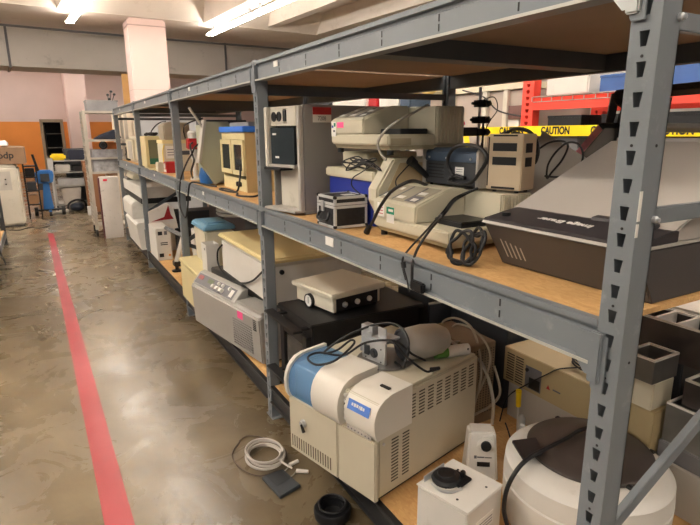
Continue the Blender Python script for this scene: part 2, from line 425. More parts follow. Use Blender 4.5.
def rack(label):
    r = thing('storage_rack', label, 'storage rack', (PX+DEP/2, 4.5, 0))
    for i, y in enumerate(YP):
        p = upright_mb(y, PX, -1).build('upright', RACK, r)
        if i < 2:
            mb = MB(); c = y+PW/2
            for k in range(2, 37, 3):
                mb.cyl((PX-.0008, c, k*.0508+.047), (PX+.0003, c, k*.0508+.047), .0028, n=10)
            mb.cyl((PX+.03, y-.0008, 1.1), (PX+.03, y+.0003, 1.1), .003, n=10); mb.cyl((PX+.03, y-.0008, 1.52), (PX+.03, y+.0003, 1.52), .003, n=10)
            mb.build('punched_hole', INK, p)
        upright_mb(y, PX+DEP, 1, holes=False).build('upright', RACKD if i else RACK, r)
        # frame bracing between front and back post
        c = y+PW/2
        fr = [((PX+.05, c, 1.385), (PX+DEP-.05, c, 1.385)), ((PX+.05, c, .66), (PX+DEP-.05, c, 1.30)), ((PX+.05, c, .62), (PX+DEP-.05, c, .1)), ((PX+.05, c, 1.735), (PX+DEP-.05, c, 1.735))]
        if i == 1: fr = fr[:1]+fr[3:]
        for a, b in fr:
            a = Vector(a); b = Vector(b); d = (b-a).normalized(); up = Vector((-d.z, 0, d.x))
            h = .016; m = MB()
            q = []
            for yy in (c-.008, c+.008):
                q.append([(p_+up*s_*h).x for p_ in (a, b) for s_ in (1,)])
            A = [a+up*h, a-up*h, b-up*h, b+up*h]
            m.hexa([(v.x, c-.009, v.z) for v in A], [(v.x, c+.009, v.z) for v in A])
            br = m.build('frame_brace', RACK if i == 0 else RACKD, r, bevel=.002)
        if i == 0:
            for z in (1.385, 1.735, .67):
                MB().lathe([(.007, 0), (.007, .006), (.004, .008), (.004, .012)], (PX+.05, y, z), 12, (0, -1, 0)).build('bolt', STEEL, r)
    levels = [(1.783, 1.873), (1.083, 1.178), (.10, .195)]
    for li, (z0, z1) in enumerate(levels):
        for bnum in range(4):
            ya, yb = YP[bnum]+PW, YP[bnum+1]
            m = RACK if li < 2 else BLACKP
            mb = MB()
            # front step beam profile in x,z
            pf = [(PX-.002, z1), (PX-.002, z1-.014), (PX+.012, z1-.016), (PX+.012, z1-.026), (PX+.006, z1-.03), (PX+.006, z0+.007), (PX-.007, z0+.005), (PX-.007, z0),
                  (PX+.045, z0), (PX+.045, z1-.022), (PX+.02, z1-.01), (PX+.02, z1)]
            mb.prism(pf, 'y', ya, yb)
            be = mb.build('beam', m, r)
            if li < 2: MB().box(PX-.010, ya+.005, z0-.001, PX-.0075, yb-.005, z0+.006).build('lit_lip_strip', mat('lip_catch_light', '#b9b9b2', .4, .1), be)  # pale strip: light caught by the beam's lip, put into the colour
            if li < 2:
                for (yy, s) in ((ya, 1), (yb, -1)):
                    c = MB()
                    y1_, y2_ = sorted((yy, yy+s*.004))
                    c.box(PX-.012, y1_, z0-.02, PX+.04, y2_, z1-.02)
                    y1_, y2_ = sorted((yy, yy-s*.03)); 
                    c.prism([(y1_, z1-.028), (y2_, z1-.028), (y2_, z0-.045), (y2_-.004 if s > 0 else y2_, z0-.052), (y1_+(0 if s > 0 else .004), z0-.052), (y1_, z0-.045)], 'x', PX-.008, PX-.003)
                    c.build('end_plate', RACK, be, bevel=.0012)
                sl = MB()
                if bnum < 2:
                    for q in range(1, 7):
                        yy = ya+(yb-ya)*q/7
                        sl.box(PX+.0045, yy-.0018, z1-.05, PX+.0065, yy+.0018, z1-.032); sl.box(PX+.0045, yy-.0018, z0+.016, PX+.0065, yy+.0018, z0+.034)
                    sl.build('slot', INK, be)
                if bnum in (1, 2) or (li == 1 and bnum == 3) or li == 0:
                    yy = {0: 2.30, 1: 3.9, 2: 5.75, 3: 7.7}[bnum] if li == 0 else {0: 2.1, 1: 3.72, 2: 5.6, 3: 7.6}[bnum]
                    MB().box(PX+.003, yy, z0+.042, PX+.0055, yy+.045, z0+.066).build('sticker', LABEL, be)
            if li == 1 and bnum == 0:
                st = MB().box(PX+.003, 1.80, z0+.03, PX+.0055, 1.865, z0+.064).build('sticker', LABEL, be)
            # back beam
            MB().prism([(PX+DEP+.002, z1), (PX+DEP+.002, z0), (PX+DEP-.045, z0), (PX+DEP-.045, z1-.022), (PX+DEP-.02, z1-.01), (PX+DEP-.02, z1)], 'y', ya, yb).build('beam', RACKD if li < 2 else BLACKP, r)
            # decking in two boards per bay, cross bars under them
            ym = (ya+yb)/2
            e0 = ya+.004 if bnum else ya+.006
            for k, (a, b) in enumerate(((e0, ym-.002), (ym+.002, yb-.004))):
                off = .008 if li < 2 else 0
                MB().box(PX+.0225, a, z1-off-.013, PX+DEP-.0225, b, z1-off).build('shelf_board', BOARD if li else mat('brown_hardboard', '#8d7765', .7, 0, .1, 3), r)
            for q in (.5,):
                yy = ya+(yb-ya)*q
                hw, hz = (.05, .085) if li == 0 else (.02, .055)
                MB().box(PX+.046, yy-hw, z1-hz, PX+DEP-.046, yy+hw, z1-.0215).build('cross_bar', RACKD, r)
    return r
def near_clips(r):
    GV = mat('galvanised_clip', '#b5b8b6', .4, .4, .1, 10)
    for z1, g in ((1.873, GV), (1.178, RACK)):
        MB().prism([(.642, z1-.03), (.685, z1-.03), (.69, z1-.065), (.678, z1-.10), (.66, z1-.12), (.642, z1-.12)], 'x', PX-.0055, PX-.0035).build('beam_clip', g, r)
        MB().hexa([(PX-.016, .622, z1-.13), (PX-.004, .622, z1-.13), (PX-.004, .648, z1-.13), (PX-.016, .648, z1-.13)], [(PX-.016, .622, z1-.02), (PX-.004, .622, z1-.02), (PX-.004, .648, z1-.02), (PX-.016, .648, z1-.02)]).build('clip_flange', g, r, bevel=.003)
    MB().box(PX-.002, .5865, 1.385, PX+.006, .5878, 1.44).build('white_tape_scrap', LABEL, r); MB().box(PX-.002, .5865, 1.355, PX+.005, .5878, 1.38).build('white_tape_scrap', LABEL, r)
near_clips(rack('long grey slotted steel rack with particle board decks, right of the aisle'))
DK = 1.170; LO = .1955; TP = 1.865

# ================================================================== middle deck, first bay
# --- image eraser: charcoal console with pale sloping lid
t = thing('image_eraser', 'wide charcoal console with sloping pale grey lid, at the near end of the middle shelf', 'light box', (1.35, .89, DK))
Y0, Y1 = .66, 1.115
MB().prism([(1.135, DK+.001), (1.055, 1.298), (1.6, 1.298), (1.6, DK+.001)], 'y', Y0, Y1).build('housing', IEDARK, t, bevel=.004)
MB().prism([(1.050, 1.2985), (1.056, 1.305), (1.6, 1.305), (1.6, 1.2985)], 'y', Y0-.003, Y1+.003).build('seam_strip', LGREY, t)
MB().prism([(1.053, 1.3055), (1.06, 1.312), (1.175, 1.331), (1.2, 1.331), (1.2, 1.3055)], 'y', Y0-.002, Y1+.002).build('front_panel', mat('charcoal_top_panel', '#353235', .45, 0, .06, 8), t, bevel=.0015)
MB().prism([(1.178, 1.3058), (1.182, 1.328), (1.60, 1.512), (1.64, 1.512), (1.64, 1.3058)], 'y', Y0+.0, Y1+.018).build('lid', IELID, t, bevel=.003)
MB().prism([(1.60, 1.5125), (1.60, 1.5225), (1.66, 1.5225), (1.66, 1.5125)], 'y', Y0, Y1-.003).build('lid_rim', IELID, t)
MB().prism([(1.168, 1.3305), (1.172, 1.3375), (1.196, 1.341), (1.196, 1.331)], 'y', .70, .86).build('lid_catch', mat('charcoal_top_panel', '#353235'), t, bevel=.001)
MB().cyl((1.10, 1.075, 1.318), (1.10, 1.075, 1.328), .012, n=18).build('button', BLACK, t)
mb = MB()
for k in range(5):
    y = 1.075-k*.016; x = lambda z: 1.135-(z-DK)*(.08/.128)-.0012
    mb.quad((x(1.20), y, 1.20), (x(1.20), y-.005, 1.20), (x(1.255-k*.004), y-.005, 1.255-k*.004), (x(1.255-k*.004), y, 1.255-k*.004))
mb.build('vent', LGREY, t)
text('lettering', 'Image Eraser', .031, frameM((1.118, .897, 1.3237), (0, 1, 0), (-1, 0, -.15)), LABEL, t, .0005, .0006)

# --- plate readers (the same make, one on the deck, one on top of the stack)
def reader(ox, oy, oz, label, badge):
    t = thing('plate_reader', label, 'lab instrument', (ox+.18, oy+.225, oz), 0)
    M = Matrix.Translation((ox, oy, oz))
    W = .44; S = .175      # S: width of the low tray side (near viewer)
    # feet
    for (x, y) in ((.03, .03), (.03, W-.03), (.32, .03), (.32, W-.03)): MB(M).cyl((x, y, 0), (x, y, .018), .013, n=14).build('foot', BLACK, t)
    MB(M).prism([(.02, .018), (.012, .034), (.36, .034), (.36, .018)], 'y', .012, W-.012).build('base_plate', mat('shadow_gap_plastic', '#a79f86', .5), t)
    MB(M).box(0, 0, .034, .215, W, .074).build('tray_housing', BEIGE, t, bevel=.006)
    # console with key panel sloping up to the back
    MB(M).prism([(0, .0745), (.0, .128), (.004, .134), (.135, .182), (.215, .182), (.215, .0745)], 'y', S+.0, W).build('console', BEIGE, t, bevel=.005)
    kp = MB(M)
    def K(x): return .1345+(x-.004)*(.048/.131)+.0008
    kp.hexa([(.014, S+.02, K(.014)), (.125, S+.02, K(.125)), (.125, W-.02, K(.125)), (.014, W-.02, K(.014))], [(.014, S+.02, K(.014)+.001), (.125, S+.02, K(.125)+.001), (.125, W-.02, K(.125)+.001), (.014, W-.02, K(.014)+.001)])
    kp = kp.build('key_panel', mat('key_panel_grey', '#a19a88', .5, 0, .05, 20), t)
    mb = MB(M)
    for j, y in enumerate((S+.025, S+.105, S+.19)):
        mb.hexa([(.02, y+.062, K(.02)+.001), (.12, y+.062, K(.12)+.001), (.12, y+.070, K(.12)+.001), (.02, y+.070, K(.02)+.001)], [(.02, y+.062, K(.02)+.002), (.12, y+.062, K(.12)+.002), (.12, y+.070, K(.12)+.002), (.02, y+.070, K(.02)+.002)])
    mb.hexa([(.02, S+.03, K(.02)+.001), (.06, S+.03, K(.06)+.001), (.06, S+.09, K(.06)+.001), (.02, S+.09, K(.02)+.001)], [(.02, S+.03, K(.02)+.002), (.06, S+.03, K(.06)+.002), (.06, S+.09, K(.06)+.002), (.02, S+.09, K(.02)+.002)])
    mb.build('dark_key_band', INKG, kp)
    mb = MB(M)
    for (x, y, dy) in ((.025, S+.04, .03), (.07, S+.045, .04), (.03, S+.12, .04), (.03, S+.21, .035), (.085, S+.2, .02)):
        mb.hexa([(x, y, K(x)+.0021), (x+.018, y, K(x+.018)+.0021), (x+.018, y+dy, K(x+.018)+.0021), (x, y+dy, K(x)+.0021)], [(x, y, K(x)+.0028), (x+.018, y, K(x+.018)+.0028), (x+.018, y+dy, K(x+.018)+.0028), (x, y+dy, K(x)+.0028)])
    mb.build('key', LABEL, kp)
    # rear housing, ribbed on the end
    MB(M).box(.2155, 0.004, .034, .355, W, .176).build('rear_housing', BEIGE, t, bevel=.005)
    mb = MB(M)
    for k in range(9): mb.box(.225+k*.0142, .0, .04, .225+k*.0142+.009, .0045, .17)
    mb.build('cooling_rib', BEIGE, t)
    # plate carrier lying in the tray
    MB(M).box(.075, .03, .0745, .2, S-.006, .094).build('plate_carrier', BLACK, t, bevel=.003)
    MB(M).box(.012, -.0012, .036, .10, .0, .06).build('side_slot', mat('shadow_gap_plastic', '#a79f86'), t)
    if badge == 'pink':
        MB(M).box(-.0012, .33, .10, 0, .385, .122).build('pink_note', PINK, t)
        a = MB(M).box(-.0012, .395, .065, 0, .435, .125).build('asset_label', LABEL, t)
        MB(M).box(-.002, .398, .105, -.0012, .412, .12).build('printed_mark', GREEN, a); MB(M).box(-.002, .416, .10, -.0012, .43, .11).build('printed_mark', mat('blue_print', '#4450a8', .6), a)
        MB(M).box(-.0019, .402, .083, -.0012, .418, .091).build('printed_mark', INKG, a)
    else:
        a = MB(M).box(-.0012, .30, .058, 0, .348, .115).build('asset_label', LABEL, t)
        MB(M).box(-.002, .30, .09, -.0012, .348, .115).build('green_band', GREEN, a)
        MB(M).box(-.0027, .305, .099, -.0021, .335, .108).build('printed_mark', LABEL, a)
        b = MB(M).box(-.0012, .365, .075, 0, .41, .125).build('asset_label', LABEL, t)
        mbb = MB(M)
        for k in range(3): mbb.box(-.0018, .372, .084+k*.011, -.0012, .402, .087+k*.011)
        mbb.build('printed_line', mat('red_print', '#c65b66', .6), b)
        MB(M).box(-.0012, .418, .066, 0, .44, .08).build('grey_plate', INKG, t)
    return t
reader(1.055, 1.262, DK, 'beige plate reader with a green-topped label, standing directly on the middle shelf', 'green')
RB = 1.462
reader(1.08, 1.645, RB, 'beige plate reader with a pink note, raised on top of the blue box', 'pink')

# --- blue box with cream lid under the upper reader
t = thing('blue_chest', 'cobalt blue box with a cream lid, behind the aluminium case', 'box', (1.3, 2.0, DK))
MB().box(1.135, 1.825, DK+.001, 1.50, 2.215, 1.352).build('body', BLUE, t, bevel=.004)
MB().box(1.12, 1.81, 1.3525, 1.515, 2.225, 1.392).build('lid', CREAM, t, bevel=.006)
# a plain riser between the lid and the reader
solo(MB().box(1.17, 1.93, 1.3925, 1.42, 2.15, RB-.0005), 'spacer_block', CREAM, 'low cream block between the cream lid and the raised plate reader', 'block', bevel=.004)
# --- beige instrument hood with chamfered front
t = thing('instrument_hood', 'beige hood with chamfered front corners, beneath the raised plate reader', 'lab instrument', (1.3, 1.82, DK))
pf = [(1.125, DK+.001), (1.10, 1.245), (1.075, 1.29), (1.075, 1.335), (1.15, 1.448), (1.45, 1.448), (1.45, DK+.001)]
MB().prism(pf, 'y', 1.708, 1.778).build('shell', BEIGE, t, bevel=.008)
MB().prism([(1.14, 1.19), (1.115, 1.29), (1.12, 1.33), (1.175, 1.43), (1.42, 1.43), (1.42, 1.19)], 'y', 1.7045, 1.7075).build('side_panel', TAN, t, bevel=.001)

# --- aluminium-edged black case
t = thing('flight_case', 'small black case with bright aluminium edges and latch, on the middle shelf', 'case', (1.03, 1.93, DK), 0)
x0, x1, y0, y1, z0, z1 = .965, 1.116, 1.845, 2.0, DK+.003, 1.30
MB().box(x0+.003, y0+.003, z0+.002, x1-.003, y1-.003, z1-.002).build('panel', mat('case_black_texture', '#222226', .5, 0, .3, 60), t)
mb = MB(); e = .011
for zz in (z0, 1.252, 1.2645, z1-e):
    for (a, b, c_, d) in ((x0, y0, x1, y0+e), (x0, y1-e, x1, y1), (x0, y0+e, x0+e, y1-e), (x1-e, y0+e, x1, y1-e)): mb.box(a, b, zz, c_, d, zz+e-.0005)
for (xx, yy) in ((x0, y0), (x0, y1-e), (x1-e, y0), (x1-e, y1-e)): mb.box(xx, yy, z0+e, xx+e, yy+e, 1.252); mb.box(xx, yy, 1.2755, xx+e, yy+e, z1-e)
mb.build('edging', ALU, t, bevel=.0015)
mb = MB()
for xx in (x0, x1):
    for yy in (y0, y1):
        for zz in (z0, z1): mb.lathe([(.002, -.008), (.0075, -.004), (.0085, 0), (.0075, .004), (.002, .008)], (xx+(.005 if xx == x0 else -.005), yy+(.005 if yy == y0 else -.005), zz+(.007 if zz == z0 else -.004)), 12)
mb.build('corner_cap', BLACK, t, smooth=True)
la = MB().box(x0-.006, 1.93, 1.235, x0-.0005, 1.955, 1.278).build('latch', STEEL, t, bevel=.0015)
MB().tube([(x0-.004, 1.885, 1.235), (x0-.016, 1.885, 1.205), (x0-.016, 1.965, 1.205), (x0-.004, 1.965, 1.235)], .005, smooth=5).build('handle', BLACK, t, smooth=True)
MB().box(1.03, 1.88, z1-.0015, 1.08, 1.915, z1+.0005).build('name_label', LABEL, t)

# --- slate blue controller on the lower reader
RT = DK+.1765
t = thing('power_controller', 'black controller with a slate blue top, resting on the lower plate reader', 'power supply', (1.36, 1.53, RT+.002), math.radians(0))
MB().box(1.285, 1.40, RT+.008, 1.40, 1.69, RT+.092).build('body', DARKG, t, bevel=.003)
MB().prism([(1.279, RT+.0925), (1.283, RT+.126), (1.30, RT+.140), (1.402, RT+.140), (1.402, RT+.0925)], 'y', 1.402, 1.688).build('top_cover', SLATE, t, bevel=.003)
for y in (1.39, 1.688):
    MB().prism([(1.275, RT+.006), (1.275, RT+.132), (1.292, RT+.145), (1.405, RT+.145), (1.405, RT+.006)], 'y', y, y+.012).build('side_frame', LGREY, t, bevel=.003)
mb = MB()
for k in range(5): mb.box(1.2838, 1.58, RT+.03+k*.012, 1.2851, 1.67, RT+.034+k*.012)
mb.build('vent', INK, t)
l = MB().box(1.2835, 1.47, RT+.035, 1.285, 1.515, RT+.075).build('rating_label', LABEL, t)
mb = MB()
for k in range(4): mb.box(1.2828, 1.475, RT+.042+k*.008, 1.2835, 1.51, RT+.044+k*.008)
mb.build('printed_line', INKG, l)
for y in (1.43, 1.56, 1.66): MB().cyl((1.281, y, RT+.105), (1.2765, y, RT+.105), .004, n=10).build('screw', STEEL, t)
for (x, y) in ((1.30, 1.42), (1.30, 1.67), (1.39, 1.42), (1.39, 1.67)): MB().cyl((x, y, RT), (x, y, RT+.008), .006, n=10).build('foot', BLACK, t)

# --- beige slotted power box
a = math.radians(17)
t = thing('transformer_box', 'upright beige metal box with square slots, at the right of the slate blue controller', 'power supply', (1.335, 1.252, RT), a)
# local: x to the back, y towards the far side
w, dp, h = .125, .098, .19
MB().box(0, 0, .008, dp, w, h).build('shell', mat('beige_metal', '#d2bfa2', .45, 0, .03, 5), t, local=True, bevel=.003)
mb = MB()
for z in (.09, .135): mb.box(-.0008, .02, z, .0008, .105, z+.026)
mb.box(-.0008, .02, .012, .0008, .105, .019); mb.box(-.0008, .02, h-.008, .0008, .105, h-.003)
for z in (.085, .13):
    mb.box(.022, -.0008, z, .068, .0008, z+.03)
mb.build('slot', INK, t, local=True)
MB().box(-.001, .118, .02, .001, .122, .18).build('hinge_strip', BLACK, t, local=True)
for (x, y) in ((.015, .02), (.015, .1), (.08, .02), (.08, .1)): MB().cyl((x, y, 0), (x, y, .008), .007, n=10).build('foot', BLACK, t, local=True)
# cable bundle over the transformer box
pp = lambda x, L: [pt(a_, b_, X=x) for a_, b_ in L]
def cY(y, L): return [pt(a_, b_, Y=y) for a_, b_ in L]
def cX(x, L): return [pt(a_, b_, X=x) for a_, b_ in L]
def cZ(z, L): return [pt(a_, b_, Z=z) for a_, b_ in L]
cable('power_cable', 'black looped cable bundle arching behind the beige slotted box', [pt(505, 134, X=1.46), pt(515, 129, X=1.47), pt(528, 131, X=1.47), pt(536, 140, X=1.48), pt(538, 153, X=1.48), pt(534, 163, X=1.47), pt(530, 150, X=1.46), pt(527, 139, X=1.46), pt(515, 133, X=1.46), pt(512, 137, X=1.45)], .0065)
cable('power_cable', 'thin black cable swinging in wide loops right of the beige slotted box', [pt(534, 153, X=1.5), pt(548, 143, X=1.5), pt(562, 141, X=1.5), pt(568, 146, X=1.49), pt(562, 160, X=1.48), pt(552, 172, X=1.48), pt(547, 178, X=1.47), pt(548, 165, X=1.46), pt(556, 152, X=1.46), pt(567, 143, X=1.46), pt(578, 144, X=1.47), pt(583, 154, X=1.48), pt(580, 166, X=1.48), pt(571, 175, X=1.47), pt(556, 177, X=1.46), pt(545, 176, X=1.46)], .0035)
solo(MB().tube([(1.50, 1.27, 1.18), (1.47, 1.19, 1.30), (1.48, 1.235, 1.36), (1.50, 1.20, 1.38), (1.53, 1.25, 1.33), (1.49, 1.28, 1.3), (1.46, 1.22, 1.35)], .014, smooth=6), 'power_adapter', BLACK, 'black tangled plug and adapter behind the beige slotted box', 'adapter', smooth=True)
# black cable looping in front of the controller
cable('power_cable', 'thick black cable curling across the front of the slate blue controller', [pt(453, 175, X=1.27), pt(448, 165, X=1.265), pt(449, 155, X=1.265), pt(456, 147, X=1.262), pt(468, 145, X=1.26), pt(480, 148, X=1.255), pt(487, 158, X=1.25), pt(480, 172, X=1.255), pt(470, 183, X=1.265), pt(455, 184, X=1.27), pt(449, 180, X=1.27), pt(455, 176, X=1.275), pt(465, 178, X=1.275)], .0065)
# coiled cable in front of the reader
pts = []
cc = Vector((1.035, 1.155, 1.217))
for k in range(46):
    a = k*.62; rr = .05+.012*math.sin(k*1.7)+.006*math.cos(k*.9)
    pts.append(cc + Vector((.030*math.sin(a*.5+.3)+.018*math.sin(a), -.62*rr*math.cos(a)*1.3, rr*math.sin(a)*.95)))
for p in pts: p.z = max(p.z, DK+.005)
cable('coiled_cable', 'tangled coil of black cable heaped before the lower plate reader', pts, .0048, smooth=5)
# thick cords
cA = cable('power_cable', 'black cord with a three-pin plug lying over the shelf edge, left of lower reader', [pt(428, 186, X=1.25), pt(415, 181, X=1.10), pt(403, 184, X=1.045), pt(390, 193, X=1.03), pt(380, 207, X=1.02), pt(373, 221, X=1.02), pt(368, 229, X=1.02)], .006)
pl = MB().cyl(pt(369, 227, X=1.02), pt(366.5, 232.5, X=1.02), .010, .012).build('plug', BLACK, cA)
for s in (-1, 1): MB().cyl(pt(366.3+s*.8, 232.5, X=1.02), pt(364.8+s*.8, 236.5, X=1.02), .0018, n=8).build('pin', mat('brass_pin', '#c9a44e', .35, .8), pl)
cB = cable('power_cable', 'thinner of two black cords draped over the front of the lower reader and beam', [pt(478, 188, X=1.26), pt(455, 198, X=1.20), pt(443, 212, X=1.03), pt(425, 232, X=1.02), pt(410, 248, X=.985), pt(403, 258, X=.925), pt(403, 268, X=.918), pt(406, 280, X=.915)], .0034)
cC = cable('power_cable', 'thicker of two black cords draped over the lower reader and down the beam', [pt(478, 188, X=1.27), pt(457, 199, X=1.21), pt(445, 213, X=1.02), pt(430, 230, X=1.01), pt(418, 248, X=.975), pt(413, 262, X=.925), pt(412, 274, X=.918), pt(412, 283, X=.915)], .0044)
MB().box(.905, 1.195, 1.088, .922, 1.255, 1.118).build('plug', BLACK, cC, bevel=.004)
MB().tube(cX(.913, [(405, 262), (404, 268), (407, 280), (409, 292)]), .0025, smooth=4).build('cord_tail', RUBBER, cB, smooth=True)
MB().cyl(pt(403, 262, X=.913), pt(404, 268, X=.913), .008, n=14).build('cord_switch', BLACK, cB)
# upper reader's cord and cable heap on the cream lid
cable('power_cable', 'pale grey cable hanging from the top of the raised plate reader', [pt(428, 105, X=1.30), pt(415, 112, X=1.22), pt(398, 121, X=1.10), pt(385, 131, X=1.065), pt(378, 142, X=1.06), pt(380, 152, X=1.07), pt(386, 160, X=1.08)], .005, CORDG)
pts = [pt(352+14*math.cos(k*1.9)+k*.8, 163+5*math.sin(k*2.6)+math.sin(k)*3, X=1.11+.004*(k % 5)) for k in range(22)]
cable('coiled_cable', 'thin black cable heaped in loops on the cream lid of the blue box', pts, .0028, smooth=5)
cable('power_cable', 'thin black cable hanging down the front of the blue box', [pt(372, 165, X=1.115), pt(362, 172, X=1.11), pt(353, 178, X=1.105), pt(352, 186, X=1.105), pt(360, 194, X=1.105)], .0026)
hs = thing('handset', 'black handset clipped to the beige chamfered hood', 'handset', pt(421, 168, Y=1.675))
MB().cyl(pt(412, 162, Y=1.68), pt(427, 176, Y=1.68), .014, .011, n=14).build('grip', BLACK, hs)
MB().cyl(pt(410, 160, Y=1.68), pt(415, 164, Y=1.68), .019, .016, n=14).build('head', BLACK, hs)
MB().tube([pt(411, 163, Y=1.68), pt(404, 170, Y=1.68), pt(396, 180, Y=1.68), pt(397, 188, Y=1.68)], .0025).build('cord', RUBBER, hs, smooth=True)

# --- tall grey and white instrument by the second post
t = thing('tensile_instrument', 'tall grey instrument with white column front and dark window, beside the second post', 'lab instrument', (1.3, 2.4, DK))
yA, yB = 2.265, 2.535
MB().box(1.045, yA, DK+.001, 1.66, yA+.012, 1.615).build('side_panel', GREYP, t, bevel=.002)
MB().box(1.045, yB-.012, DK+.001, 1.66, yB, 1.60).build('side_panel', GREYP, t, bevel=.002)
MB().box(1.30, yA+.012, DK+.001, 1.66, yB-.012, 1.60).build('rear_housing', GREYP, t)
MB().box(1.02, yA+.0, 1.18, 1.044, yA+.022, 1.61).build('corner_post', LGREY, t, bevel=.003)
MB().box(.985, yA+.0, DK+.009, 1.30, yB+.005, DK+.02).build('foot_plate', LGREY, t, bevel=.004)
MB().box(1.06, yA+.06, DK+.021, 1.29, yB-.04, 1.36).build('column', OFFW, t, bevel=.004)
MB().box(1.07, yA+.024, DK+.02, 1.25, yA+.055, 1.36).build('dark_channel', mat('dark_maroon_metal', '#3a2c30', .5), t)
MB().box(1.005, yA+.024, 1.362, 1.29, yB-.02, 1.374).build('platform', LGREY, t, bevel=.002)
MB().box(.985, yA+.12, 1.350, 1.10, yB-.01, 1.361).build('tray', BLACK, t, bevel=.002)
MB().box(1.06, yA+.024, 1.375, 1.29, yB-.03, 1.53).build('dark_chamber', BLACK, t)
MB().box(1.012, yA+.03, 1.376, 1.018, yB-.04, 1.525).build('window', DGLASS, t)
MB().box(1.0, yB-.03, 1.36, 1.05, yB, 1.61).build('corner_post', OFFW, t, bevel=.004)
mb = MB(); mb.box(1.02, yA+.024, 1.532, 1.29, yB-.03, 1.542); mb.box(1.02, yA+.024, 1.60, 1.29, yB-.03, 1.61); mb.box(1.02, yA+.024, 1.5425, 1.29, yA+.10, 1.5995); mb.box(1.02, yB-.14, 1.5425, 1.04, yB-.032, 1.5995); mb.box(1.05, yA+.102, 1.5425, 1.29, yB-.142, 1.5995)
mb.build('head_housing', OFFW, t, bevel=.002)
for y in (yB-.065, yB-.11): MB().lathe([(.020, 0), (.020, .004), (.016, .004), (.016, .001)], (1.0195, y, 1.57), 24, (-1, 0, 0)).build('gauge_ring', BLACK, t)
MB().box(1.021, yA+.11, 1.55, 1.03, yA+.135, 1.595).build('dark_slot', INK, t)
for (y, z) in ((yB-.07, 1.495), (yB-.09, 1.40)): MB().box(1.009, y-.02, z, 1.0115, y+.01, z+.008).build('bright_mark', LABEL, t)
MB().cyl((1.03, yA+.12, 1.376), (1.03, yA+.12, 1.47), .004, n=10).build('rod', STEEL, t)
lb = MB().box(1.098, yA-.001, 1.545, 1.205, yA, 1.605).build('name_label', LABEL, t)
MB().box(1.098, yA-.0016, 1.576, 1.205, yA-.001, 1.605).build('red_band', RED, lb)
text('lettering', '7208', .024, NEARF((1.150, yA-.0018, 1.56)), INKG, lb, .0003)

corner = Vector((1.045, 2.265, DK))
Rz = Matrix.Rotation(math.radians(11), 4, 'Z')
t.matrix_world = Matrix.Translation(corner + Vector((-.012, 0, 0))) @ Rz @ Matrix.Diagonal((1, .97, 1.115, 1)) @ Matrix.Translation(-corner) @ PM[t.name]
# --- support stand with clamps behind the controller
t = thing('clamp_stand', 'thin steel stand with black clamps and a pink tag, behind the controller', 'stand', (1.6, 1.75, DK))
MB().cyl((1.6, 1.75, DK+.01), (1.6, 1.75, 1.72), .006, n=12).build('rod', STEEL, t)
MB().box(1.53, 1.68, DK+.001, 1.67, 1.82, DK+.011).build('base', DARKG, t, bevel=.002)
MB().cyl((1.625, 1.75, DK+.012), (1.625, 1.75, 1.60), .005, n=10).build('rod', BLACK, t)
for (z, s) in ((1.59, .022), (1.655, .018), (1.54, .02)):
    m_ = MB(); m_.box(1.6-s, 1.75-s, z-.014, 1.6+s+.02, 1.75+s, z+.014); m_.cyl((1.6-s-.03, 1.745, z), (1.6+.06, 1.745, z), .006, n=10); m_.lathe([(.012, 0), (.012, .012), (.004, .014)], (1.62, 1.725, z), 12, (0, -1, 0)); m_.build('clamp', BLACK, t, bevel=.002)
MB().box(1.50, 1.735, 1.525, 1.585, 1.765, 1.56).build('clamp_arm', BLACK, t, bevel=.003)
MB().hexa([(1.475, 1.74, 1.575), (1.525, 1.74, 1.565), (1.52, 1.76, 1.59), (1.48, 1.76, 1.60)], [(1.485, 1.745, 1.61), (1.50, 1.745, 1.617), (1.50, 1.755, 1.62), (1.49, 1.755, 1.62)]).build('pink_tag', mat('pink_tape', '#e8356d', .5), t, bevel=.004)
MB().tube([(1.61, 1.74, 1.67), (1.66, 1.73, 1.68), (1.68, 1.73, 1.63), (1.64, 1.74, 1.57), (1.60, 1.745, 1.45)], .002).build('wire', RUBBER, t, smooth=True)
# --- grey folded sheet and pink strip behind the cables
t = solo(MB().hexa([(1.62, 1.60, DK+.002), (1.80, 1.28, DK+.002), (1.81, 1.285, DK+.002), (1.63, 1.61, DK+.002)], [(1.70, 1.50, 1.545), (1.80, 1.28, 1.40), (1.81, 1.285, 1.40), (1.71, 1.51, 1.545)]), 'metal_sheet', LGREY, 'grey folded metal sheet standing behind the loose black cables', 'metal sheet')
solo(MB().box(1.75, 1.40, DK+.001, 2.05, 1.62, 1.33), 'carton', TAN, 'open beige carton on the deck behind the cable loops', 'box', bevel=.004)
b = thing('leaning_binder', 'black binder with a pink and white spine, leaning behind the pale lid', 'binder', (1.86, 1.30, 1.28))
A, B = pt(562, 178, X=1.78), pt(605, 128, X=1.78)
d = (B-A).normalized(); n_ = Vector((0, .55, -.83)); n_ = (n_-d*n_.dot(d)).normalized()
M = Matrix(((d.x, 1, n_.x, A.x), (d.y, 0, n_.y, A.y), (d.z, 0, n_.z, A.z), (0, 0, 0, 1)))
L_ = (B-A).length
MB(M).box(-.02, 0, -.03, L_, .16, .0).build('cover', BLACK, b, bevel=.002)
MB(M).box(0, -.003, -.028, L_-.01, -.0005, -.002).build('spine_strip', mat('pink_white_strip', '#e79aa4', .5, 0, .25, 40), b)
